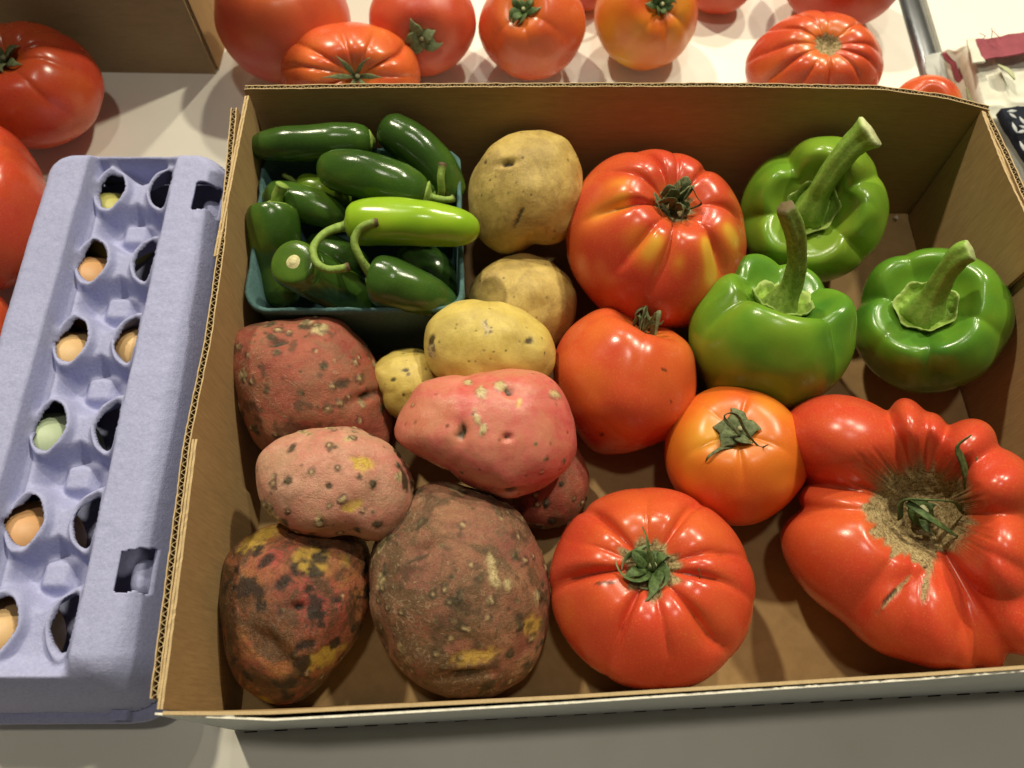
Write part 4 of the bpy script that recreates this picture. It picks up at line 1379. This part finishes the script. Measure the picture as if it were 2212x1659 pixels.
potato("glossy pink potato lying on top of the pile in the centre", [(850, 935), (862, 895), (885, 860), (905, 825), (950, 810), (1010, 812), (1065, 800), (1120, 797), (1170, 801), (1205, 830), (1230, 880), (1245, 930), (1247, 970), (1230, 1010), (1195, 1040), (1150, 1062), (1105, 1078), (1060, 1062), (1020, 1045), (975, 1015), (930, 995), (890, 975), (860, 955)],
       M_POT_PINK, zc=0.064, thick=0.9, seed=106, pits=30, psize=(2, 4.5), warts=8, wsize=(3, 5), lump=0.02,
       marks=(('dark', 996, 934, 10, 22, -6), ('eye', 996, 934, 9, 20, -6), ('eye', 1103, 838, 12, 9, -35), ('eye', 1100, 943, 6, 6, 0), ('scab', 1012, 823, 11, 8, 0), ('scab', 1040, 846, 14, 11, 0), ('scab', 1083, 833, 14, 12, 0), ('scab', 1028, 903, 8, 16, 25), ('scab', 1044, 926, 9, 15, -5), ('eye', 1105, 1062, 14, 5, 5), ('patch', 1122, 868, 5, 12, -5), ('scab', 1200, 850, 14, 12, 0)))
potato("pale pink potato with corky scabs and yellow patches, on top of the front pile", [(553, 1025), (562, 985), (590, 955), (640, 930), (700, 921), (760, 922), (810, 940), (850, 965), (880, 1000), (893, 1040), (893, 1085), (878, 1122), (855, 1150), (825, 1168), (790, 1166), (765, 1155), (740, 1153), (700, 1160), (660, 1158), (620, 1140), (585, 1110), (562, 1075)],
       M_POT_PALE, zc=0.064, thick=0.92, seed=107, warts=44, wsize=(4, 9), scabs=9, pits=16, marks=(('patch', 785, 998, 26, 16, -10), ('patch', 765, 1095, 30, 13, 15), ('dark', 630, 965, 13, 8, 50), ('scab', 580, 1110, 14, 30, 30), ('dark', 878, 1035, 8, 30, 12), ('dark', 712, 1050, 9, 9, 0)))
potato("blackened rotting potato with yellow streaks in the tray's near left corner", [(470, 1260), (475, 1220), (500, 1180), (540, 1150), (600, 1128), (680, 1120), (740, 1130), (780, 1165), (800, 1220), (808, 1290), (795, 1350), (770, 1410), (730, 1460), (690, 1500), (640, 1524), (590, 1520), (545, 1490), (510, 1440), (490, 1390), (480, 1330)],
       M_POT_BLACK, rest=ZF, thick=0.95, seed=108, warts=10, pits=30, psize=(3, 8), blotch=0.26, yellow=-0.12, lump=0.025,
       marks=(('red', 660, 1300, 95, 85, 0), ('red', 600, 1200, 45, 30, 40), ('eye', 648, 1310, 12, 10, 0), ('dark', 668, 1272, 14, 8, 10), ('dark', 690, 1200, 24, 15, 0), ('dark', 612, 1255, 22, 13, 40), ('dark', 560, 1280, 16, 18, 0), ('dark', 660, 1390, 26, 11, 15), ('dark', 575, 1210, 22, 14, 45), ('patch', 560, 1160, 50, 16, 35), ('patch', 700, 1420, 50, 18, 25), ('dent', 590, 1400, 60, 25, -40), ('dark', 605, 1322, 8, 8, 0), ('dark', 690, 1340, 8, 6, 0)))
potato("largest potato, dirty brown with corky dots, beside the blackened one", [(797, 1250), (805, 1200), (830, 1150), (860, 1100), (900, 1058), (960, 1040), (1020, 1055), (1080, 1075), (1130, 1115), (1160, 1170), (1180, 1240), (1188, 1320), (1180, 1380), (1160, 1430), (1130, 1475), (1080, 1500), (1010, 1508), (960, 1505), (910, 1480), (870, 1440), (840, 1390), (810, 1340), (800, 1300)],
       M_POT_BROWN, rest=ZF, thick=0.82, seed=109, warts=85, wsize=(4.5, 9.5), scabs=6, pits=24, blotch=0.08, bk=0.6, marks=(('scab', 1065, 1235, 11, 40, 12), ('scab', 1098, 1262, 8, 12, 0), ('dent', 920, 1185, 50, 14, 25), ('dark', 905, 1205, 26, 9, 25), ('patch', 1150, 1350, 22, 26, 0), ('eye', 1000, 1462, 34, 7, 4), ('dark', 1120, 1335, 8, 14, 0), ('patch', 1020, 1420, 50, 16, 5)))
potato("small red potato tucked under the glossy pink one's right end", [(1095, 1080), (1130, 1000), (1200, 965), (1245, 960), (1268, 1000), (1273, 1050), (1263, 1090), (1240, 1120), (1200, 1139), (1150, 1143), (1110, 1130)],
       M_POT_RED, rest=ZF, thick=0.95, seed=110, warts=22, wsize=(4, 8), scabs=5)


# ------------------------------------------------------------------ bell peppers
def bell(label, bbox, base, grooves, stem_pts, seed, tintf=None, hgt=1.0, dip=0.52, dipw=0.60, stem_r=(0.011, 0.0075, 0.0068, 0.0095), smat=None, rest=ZF, cal_r=0.34, tiptone=1.0):
    nt, nph = 110, 220
    TH, PH = polar(nt, nph)
    s = np.abs(np.sin(TH)) ** 0.70
    c = np.sign(np.cos(TH)) * np.abs(np.cos(TH)) ** 0.80
    D = groove_field(PH, grooves, 15) * 1.15
    gw = (1 - 0.86 * sstep(0.75, 1.75, TH)) * sstep(0.15, 0.5, TH)
    rho = s * (1 - 0.30 * sstep(0.3, 1.0, (1 - c) / 2))
    k = 1 - D * gw
    z = hgt * c
    z = z - dip * np.exp(-(s / dipw) ** 2.4) * (c > 0)
    z = z - (0.30 * np.exp(-(s / 0.4) ** 2)) * -1 * (c < 0)
    z = z * (1 - 0.55 * D * sstep(0.2, 0.5, s)) + 0.10 * (1 - sstep(0, 0.22, D)) * np.exp(-((s - 0.70) / 0.2) ** 2) * (c > 0)
    L = np.stack([rho * k * np.cos(PH), rho * k * np.sin(PH), z], -1).reshape(-1, 3)
    L += L * (0.05 * (vnoise(L, 1.2, seed) + 0.5 * vnoise(L, 2.6, seed + 3)))[:, None]
    cx, cy = (bbox[0] + bbox[2]) / 2, (bbox[1] + bbox[3]) / 2
    hh = 0.85 * (hgt - dip * 0.6)
    M = axis_matrix((base[0] - cx) / ((bbox[2] - bbox[0]) / 2) / hh, -(base[1] - cy) / ((bbox[3] - bbox[1]) / 2) / hh)
    f, C, R = settle(L @ M.T, bbox, rest=rest)
    W = f(L @ M.T)
    tv = 0.36 + 0.18 * vnoise(L, 1.6, seed + 9) + 0.12 * vnoise(L, 4.5, seed + 10)
    if tintf is not None:
        tv = tv + tintf(L, s.reshape(-1), PH.reshape(-1), W)
    root = thing("bell_pepper", (C[0], C[1], W[:, 2].min()), label, "bell pepper", "green bell peppers in the tray")
    mesh_obj("fruit_body", W, grid_faces(nt, nph, True), M_BELL, root, attrs={"tint": np.clip(tv, 0, 1.1)})
    # calyx: a lobed crinkled disc in the hollow
    i0 = 0
    zb = L[:nph, 2].mean()
    nr, na = 16, 84
    rr, aa = np.meshgrid(np.linspace(0, 1, nr), np.linspace(0, 2 * np.pi, na, endpoint=False), indexing='ij')
    corners = np.abs(np.sin(aa * 3.5 + seed)) ** 1.5
    rad = cal_r * rr * (1.0 + 0.055 * rr ** 3 * (1 - 2 * corners) + 0.05 * np.sin(aa * 2 + seed))
    zsurf = hgt * np.maximum(0, 1 - rad ** 2.8) ** 0.4 - dip * np.exp(-(rad ** 0.70 / dipw) ** 3)
    sr = np.clip(rad, 0, 1)
    ths = np.arcsin(np.clip(sr, 0, 1) ** (1 / 0.70))
    zsurf = hgt * np.cos(ths) ** 0.80 - dip * np.exp(-(sr / dipw) ** 2.4)
    cz = zsurf + 0.035 + 0.05 * np.exp(-(rr / 0.45) ** 2) + 0.055 * sstep(0.82, 1.0, rr)
    CL_ = np.stack([rad * np.cos(aa), rad * np.sin(aa), cz], -1).reshape(-1, 3)
    CL_[:, 2] += (0.030 * vnoise(CL_, 14, seed) + 0.018 * vnoise(CL_, 30, seed + 1)) * sstep(0.2, 0.5, rr.reshape(-1))
    A = f(CL_ @ M.T).reshape(nr, na, 3)
    B = f((CL_ - np.array([0, 0, 0.03])) @ M.T).reshape(nr, na, 3)
    V = np.vstack([A.reshape(-1, 3), B.reshape(-1, 3)])
    m_ = nr * na
    Fc = grid_faces(nr, na, True).tolist() + (grid_faces(nr, na, True)[:, ::-1] + m_).tolist()
    for q in range(na):
        q2 = (q + 1) % na
        a_ = (nr - 1) * na
        Fc.append([a_ + q, a_ + q2, m_ + a_ + q2, m_ + a_ + q])
    tp_ = np.r_[(sstep(0.86, 0.97, rr)).reshape(-1), np.zeros(m_)]
    cal = mesh_obj("calyx", V, Fc, M_CALYX_BELL, root, attrs={"tip": tp_})
    # stem
    pb_ = f(np.array([[0, 0, zb + 0.06]]) @ M.T)[0]
    db = (pb_ - CAM) @ FWD
    pts = [f(np.array([[0, 0, zb - 0.05]]) @ M.T)[0], pb_] + [at_depth(q[0], q[1], db - q[2]) for q in stem_pts]
    n = 34
    pth = catmull(pts, n)
    rad_ = np.interp(np.linspace(0, 1, n), [0, 0.16, 0.34, 0.6, 0.86, 0.97, 1.0], [stem_r[0] * 1.5, stem_r[0] * 1.12, stem_r[1], stem_r[2], stem_r[2] * 1.12, stem_r[3], stem_r[3] * 0.9])
    nseg = 24
    V, Fc = tube_geo(pth, rad_, nseg=nseg, noise=0.10, seed=seed, nfreq=160)
    ctr = np.vstack([np.repeat(pth, nseg, axis=0), pth[0], pth[-1]])
    ribs = np.r_[np.tile(1 + 0.11 * np.cos(np.arange(nseg) / nseg * 2 * np.pi * 5) , n), 1, 1]
    V = ctr + (V - ctr) * ribs[:, None]
    tpv = np.r_[np.repeat(sstep(0.955, 0.99, np.linspace(0, 1, n)) * tiptone, nseg), 0, tiptone]
    # hollow cut end
    V[-1] = V[-1] - (pth[-1] - pth[-2]) / np.linalg.norm(pth[-1] - pth[-2]) * 0.0015
    mesh_obj("stem", V, Fc, smat or M_STEM_BELL, root, attrs={"tip": tpv})
    return root


bell("green bell pepper with long thick stem flared at its end, at the tray's back", (1598, 294, 1921, 612), (1758, 445), [(118, .22), (190, .12), (250, .10), (318, .12), (30, .16)],
     [(1775, 405, 0.012), (1808, 355, 0.022), (1845, 312, 0.030), (1884, 284, 0.036)], 201, stem_r=(0.0105, 0.0056, 0.0058, 0.0092),
     tintf=lambda L, s, ph, W: 0.10 + 0.1 * (L[:, 2] > 0.2))
bell("green bell pepper with upright dry-ringed stem, nearest the round orange tomato", (1486, 548, 1852, 925), (1702, 648), [(155, .16), (215, .15), (328, .20), (40, .10), (95, .08)],
     [(1712, 610, 0.010), (1722, 555, 0.022), (1716, 495, 0.034), (1697, 445, 0.042)], 202, stem_r=(0.0095, 0.0056, 0.0042, 0.0042), smat=M_STEM_BELL_DRY,
     tintf=lambda L, s, ph, W: 0.75 * sstep(0.05, -0.35, L[:, 2]) * np.exp(-(np.degrees(adiff(ph, math.radians(300))) / 45) ** 2) + 0.12 * np.exp(-(np.degrees(adiff(ph, math.radians(190))) / 50) ** 2))  # brown lower right: part ripening, part red tomato reflection put into the tint
bell("darker squat green bell pepper against the tray's right wall", (1839, 535, 2193, 850), (2012, 655), [(165, .16), (275, .10), (225, .05), (340, .07), (60, .06), (110, .06)],
     [(2022, 625, 0.010), (2045, 585, 0.020), (2072, 552, 0.028), (2098, 540, 0.032)], 203, stem_r=(0.0105, 0.0062, 0.0050, 0.0052), dip=0.46, dipw=0.62,
     tintf=lambda L, s, ph, W: -0.10 + 0.7 * sstep(-0.15, -0.45, L[:, 2]) * np.exp(-(np.degrees(adiff(ph, math.radians(280))) / 50) ** 2), cal_r=0.36, tiptone=0.6)  # browner underside: some ripening plus painted-in reflection of the tomatoes


# ------------------------------------------------------------------ jalapenos
def jal(label, pts, rpx, mat, stem=None, seed=1, rr=None, cut=False, stem_w=4.5, tip_dark=True, calyx=True, tone=0.0, cal_k=1.0):
    P = [at(*p) for p in pts]
    n = 44
    path = catmull(P, n)
    d = (path - CAM) @ FWD
    sc_ = d.mean() / F
    t = np.linspace(0, 1, n)
    # ease the ring spacing towards the ends
    te = 0.5 - 0.5 * np.cos(np.pi * t)
    path = np.stack([np.interp(te, t, path[:, k]) for k in range(3)], 1)
    prof = np.interp(te, [0, .004, .02, .06, .14, .30, .55, .75, .88, .95, .985, 1.0], rr or [.30, .52, .74, .88, .97, 1.0, .95, .82, .62, .42, .24, .02])
    V, Fc = tube_geo(path, prof * rpx * sc_, nseg=36, noise=0.14, seed=seed, nfreq=45)
    root = thing("jalapeno", tuple(path.mean(0) - np.array([0, 0, rpx * sc_])), label, "jalapeno", "jalapenos in the teal basket")
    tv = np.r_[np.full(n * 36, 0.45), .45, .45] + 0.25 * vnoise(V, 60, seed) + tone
    mesh_obj("fruit_body", V, Fc, mat, root, attrs={"tint": tv})
    ax = path[0] - path[5]
    ax /= np.linalg.norm(ax)
    if calyx:
        r0 = rpx * sc_
        nn = 7
        cp = np.array([path[0] - ax * r0 * 0.10 + ax * r0 * q for q in (0, .06, .13, .22, .30, .36, .38)])
        V, Fc = tube_geo(cp if not cut else path[0] + (cp - path[0]) * 0.25, r0 * np.array([.60, .66, .58, .40, .28, .22, .18]) * (0.44 if cut else cal_k), nseg=22, noise=0.14, seed=seed, nfreq=260)
        cal = mesh_obj("calyx", V, Fc, M_CUT if cut else M_STEM_JAL, root)
    if stem:
        sp = [path[0] - ax * 0.0015] + [at(*p) for p in stem]
        m_ = 26
        sp = catmull(sp, m_)
        w = stem_w * sc_ * np.interp(np.linspace(0, 1, m_), [0, .12, .3, .8, .93, .97, 1], [2.0, 1.35, 1.0, .95, 1.05, 1.25, 1.0])
        V, Fc = tube_geo(sp, w, nseg=12, noise=0.14, seed=seed + 5, nfreq=240)
        tpv = np.r_[np.repeat(sstep(0.90, 0.96, np.linspace(0, 1, m_)) * (1.0 if tip_dark else 0.0), 12), 0, 1.0 if tip_dark else 0]
        mesh_obj("stem", V, Fc, M_STEM_JAL, root, attrs={"tip": tpv})
    return root


jal("long dark green jalapeno across the basket's back left corner", [(800, 306, .078), (740, 306, .081), (640, 310, .082), (575, 316, .081), (530, 322, .079)], 38, M_JAL, seed=301, tone=-.1)
jal("dark green jalapeno slanting down the basket's back right", [(985, 432, .060), (945, 365, .072), (890, 310, .080), (822, 272, .082)], 46, M_JAL, seed=302, calyx=False, rr=[.2, .4, .6, .76, .86, .95, 1.0, .98, .88, .68, .38, .02], tone=-.1)
jal("dark glossy jalapeno in the middle with short stem pointing right", [(920, 424, .079), (860, 404, .083), (780, 378, .086), (688, 360, .083)], 50, M_JAL, [(935, 427, .080), (955, 431, .081), (972, 431, .081), (981, 427, .081)], seed=303, rr=[.25, .42, .58, .72, .85, .98, 1.0, .97, .85, .64, .36, .02], stem_w=7.5)
jal("mid green jalapeno at the left, behind the upright one", [(585, 425, .066), (640, 436, .070), (700, 455, .070), (756, 482, .066)], 42, M_JAL, [(572, 408, .067), (560, 395, .068), (550, 384, .069)], seed=304, tone=.15)
jal("small olive green jalapeno in shade behind the middle one", [(650, 405, .062), (690, 412, .064), (760, 432, .060)], 34, M_JAL_OLIVE, [(640, 396, .064), (625, 385, .066), (612, 376, .067)], seed=305, stem_w=6)
jal("upright jalapeno with broken ragged stem at the basket's left", [(594, 452, .074), (594, 500, .070), (598, 570, .055), (610, 665, .040)], 57, M_JAL, [(597, 440, .078), (601, 420, .083), (611, 398, .087)], seed=306, stem_w=13, cal_k=1.25, tip_dark=False, rr=[.45, .68, .84, .93, .98, 1.0, .98, .93, .84, .64, .36, .02], tone=.15)
jal("bright lime green jalapeno with hooked stem on top of the basket", [(757, 487, .084), (820, 480, .087), (910, 484, .088), (990, 492, .086), (1036, 496, .083)], 51, M_JAL_LIME, [(735, 491, .087), (700, 505, .091), (677, 535, .093), (683, 566, .093), (708, 582, .092), (738, 580, .091), (755, 576, .091)], seed=307, stem_w=8.5, rr=[.35, .60, .80, .92, .98, 1.0, .95, .80, .62, .45, .28, .02])
jal("dark jalapeno at the front right with curved stem reaching up", [(808, 604, .074), (850, 612, .075), (915, 634, .070), (988, 668, .058)], 56, M_JAL, [(798, 588, .079), (780, 560, .086), (765, 525, .091), (775, 497, .094), (795, 484, .096), (817, 480, .096)], seed=308, stem_w=8.5, rr=[.40, .62, .80, .92, .99, 1.0, .92, .76, .58, .42, .26, .02])
jal("jalapeno with round pale stem scar at the basket's front", [(634, 566, .088), (655, 584, .077), (722, 620, .062), (815, 672, .046)], 56, M_JAL, seed=309, cut=True, rr=[.40, .62, .76, .86, .93, 1.0, .98, .92, .80, .58, .32, .02], tone=.05)
jal("mostly hidden jalapeno with an upright stem at the basket's right", [(935, 430, .066), (900, 410, .068), (860, 395, .066), (820, 385, .062)], 36, M_JAL, [(946, 432, .070), (954, 415, .077), (952, 385, .084), (956, 352, .088)], seed=310, stem_w=8)
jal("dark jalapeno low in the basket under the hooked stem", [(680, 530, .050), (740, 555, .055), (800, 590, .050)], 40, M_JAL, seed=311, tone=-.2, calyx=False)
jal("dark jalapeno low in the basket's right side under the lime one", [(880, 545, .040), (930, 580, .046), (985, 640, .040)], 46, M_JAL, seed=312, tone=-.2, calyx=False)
jal("shaded jalapeno tip with curled stem in the basket's far left corner", [(556, 300, .060), (600, 330, .060), (660, 345, .055)], 30, M_JAL_OLIVE, [(556, 285, .066), (560, 268, .071), (575, 256, .074), (592, 262, .074)], seed=313, stem_w=8)
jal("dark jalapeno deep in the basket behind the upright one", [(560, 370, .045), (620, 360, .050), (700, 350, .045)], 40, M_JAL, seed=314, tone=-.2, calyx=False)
# ------------------------------------------------------------------ cloths beyond the tray's right corner
M_CLOTH_CREAM = simple("cream_cloth", (0.70, 0.69, 0.58), 0.9, 0.10, 90, 0.35, 900, 0.2)
M_CLOTH_MAROON = simple("maroon_cloth", (0.30, 0.075, 0.095), 0.9, 0.15, 120, 0.35, 900, 0.2)
M_CLOTH_GREEN = simple("green_printed_cloth", (0.50, 0.52, 0.30), 0.9, 0.35, 60, 0.3, 900, 0.2)
M_CLOTH_PLASTIC_GREY = simple("grey_cloth_plastic", (0.46, 0.48, 0.45), 0.8, 0.12, 60, 0.3, 700, 0.3)
M_CLOTH_NAVY = simple("navy_cloth", (0.014, 0.017, 0.028), 0.85, 0.2, 200, 0.3, 900, 0.2)
M_PETAL = simple("pale_print", (0.45, 0.47, 0.48), 0.85, 0.2, 200, 0.2, 900, 0.2)
M_THREAD = simple("red_thread", (0.42, 0.12, 0.07), 0.8)
M_CRUMB = simple("white_crumb", (0.75, 0.70, 0.62), 0.8, 0.1)


def sheet(name, quad, thick, mats, parent=None, n=46, wr=0.0015, seed=0, puff=0.0):
    """a crumpled piece of cloth over four corners (px, py, z), counter-clockwise"""
    q = [at(*c) for c in quad]
    s, t = np.meshgrid(np.linspace(0, 1, n), np.linspace(0, 1, n), indexing='ij')
    G = (((1 - s) * (1 - t))[..., None] * q[0] + (s * (1 - t))[..., None] * q[1] + (s * t)[..., None] * q[2] + ((1 - s) * t)[..., None] * q[3])
    w = fbm(G, 55, seed, 3)
    rid = 1 - np.abs(vnoise(G, 42, seed + 5))
    G = G.copy()
    G[..., 2] += wr * (w + 1.0) + wr * 1.3 * rid ** 4 + puff * np.sin(np.pi * s) * np.sin(np.pi * t)
    edge = np.minimum(np.minimum(s, 1 - s), np.minimum(t, 1 - t))
    G[..., 0] += 0.0010 * vnoise(G, 130, seed + 9) * (edge < 0.05)
    G[..., 1] += 0.0010 * vnoise(G, 130, seed + 10) * (edge < 0.05)
    B = G.copy()
    B[..., 2] -= thick
    V, a, b, e = slab(G, B)
    return mesh_obj(name, V, a + b + e, mats, parent), G


cl, G = sheet("cloth", [(2085, 105, .030), (2260, 60, .030), (2300, 270, .026), (2130, 262, .022)], 0.012, M_CLOTH_CREAM, seed=3, wr=0.0022, n=60)
tag(cl, "wrinkled cream cloth bundle with a maroon band, beyond the tray's back right corner", "cloth")
ROOT_LOC[cl.name] = np.zeros(3)
bd, _ = sheet("maroon_band", [(2122, 132, .0375), (2104, 88, .0375), (2240, 68, .0385), (2240, 112, .0385)], 0.0008, M_CLOTH_MAROON, cl, seed=4, wr=0.0006, n=24)
sheet("folded_hem", [(2100, 140, .0380), (2086, 86, .0375), (2104, 86, .0380), (2124, 136, .0385)], 0.0012, M_CLOTH_CREAM, cl, seed=5, wr=0.0008, n=20)
lf = tube_geo(catmull([at(2155, 140, .0365), at(2178, 152, .0370), (at(2192, 172, .0370))], 12), np.array([.3, 1.5, 2.6, 3.4, 3.9, 4.1, 4.0, 3.6, 3.0, 2.2, 1.2, .3]) * 0.001, 0.0006, nseg=8)
mesh_obj("printed_leaf", lf[0], lf[1], M_CLOTH_GREEN, cl)
for a, b, c in (((2120, 86), (2128, 78), (2116, 72)), ((2142, 84), (2143, 68), (2142, 60)), ((2143, 66), (2152, 74), (2162, 84))):
    g_ = tube_geo(catmull([at(a[0], a[1], .040), at(b[0], b[1], .044), at(c[0], c[1], .043)], 12), 0.00022, nseg=6)
    mesh_obj("loose_thread", g_[0], g_[1], M_THREAD, cl)
cs, _ = sheet("cloth", [(2030, 118, .004), (2095, 104, .026), (2140, 258, .022), (2076, 235, .006)], 0.003, M_CLOTH_CREAM, seed=13, wr=0.0020)
tag(cs, "small patterned cloth with green and maroon marks beside the cream bundle", "cloth")
ROOT_LOC[cs.name] = np.zeros(3)
sheet("maroon_edge", [(2031, 120, .0085), (2044, 117, .0125), (2092, 196, .0140), (2076, 196, .0095)], 0.0008, M_CLOTH_MAROON, cs, seed=14, wr=0.0016, n=24)
sheet("green_print", [(2084, 196, .0150), (2118, 186, .0225), (2136, 240, .0230), (2094, 232, .0150)], 0.0008, M_CLOTH_GREEN, cs, seed=15, wr=0.0016, n=24)
gp, _ = sheet("cloth", [(1996, 122, .002), (2034, 118, .003), (2062, 200, .003), (2010, 210, .002)], 0.0015, M_CLOTH_PLASTIC_GREY, seed=16, wr=0.0008, n=24)  # grey translucent plastic piece, modelled as a thin opaque sheet
tag(gp, "flat grey plastic scrap lying across the metal table edging", "cloth")
gw_, _ = sheet("cloth", [(2150, 262, .020), (2176, 250, .030), (2290, 470, .030), (2240, 480, .020)], 0.010, M_CLOTH_PLASTIC_GREY, seed=17, wr=0.0006, puff=0.004)
tag(gw_, "smooth pale grey fold of cloth along the tray's right wall", "cloth")
nv, Gn = sheet("cloth", [(2163, 236, .033), (2262, 226, .036), (2330, 420, .036), (2250, 400, .034)], 0.006, M_CLOTH_NAVY, seed=18, wr=0.0008)
tag(nv, "navy cloth printed with pale petals at the right frame edge", "cloth")
ROOT_LOC[nv.name] = np.zeros(3)
for (x, y, l, a) in ((2186, 240, 11, 5), (2188, 250, 10, -35), (2210, 262, 13, -50), (2212, 275, 11, -20), (2208, 284, 11, 15), (2192, 276, 13, -65), (2210, 318, 15, -60), (2236, 255, 12, 20), (2240, 300, 14, -40), (2226, 300, 12, 60)):
    dx, dy = l * math.cos(math.radians(a)), -l * math.sin(math.radians(a))
    g_ = tube_geo(catmull([at(x - dx, y - dy, .0383), at(x, y, .0386), at(x + dx, y + dy, .0383)], 10), np.array([.2, 1, 2, 2.7, 3, 3, 2.7, 2, 1, .2]) * 0.00042, 0.0003, nseg=8, ref=(0, 0, 1))
    mesh_obj("printed_petal", g_[0], g_[1], M_PETAL, nv)

# crumbs
for (x, y, z, r, lb) in ((1936, 470, .0065, .0012, "white crumb on the tray floor beside the back bell pepper"),):
    P = at(x, y, z)
    S, Fc = ico(3)
    V = S * r * (1 + 0.35 * vnoise(S, 2.0, 5))[:, None] + P
    tag(mesh_obj("crumb", V, Fc, M_CRUMB), lb, "crumb")
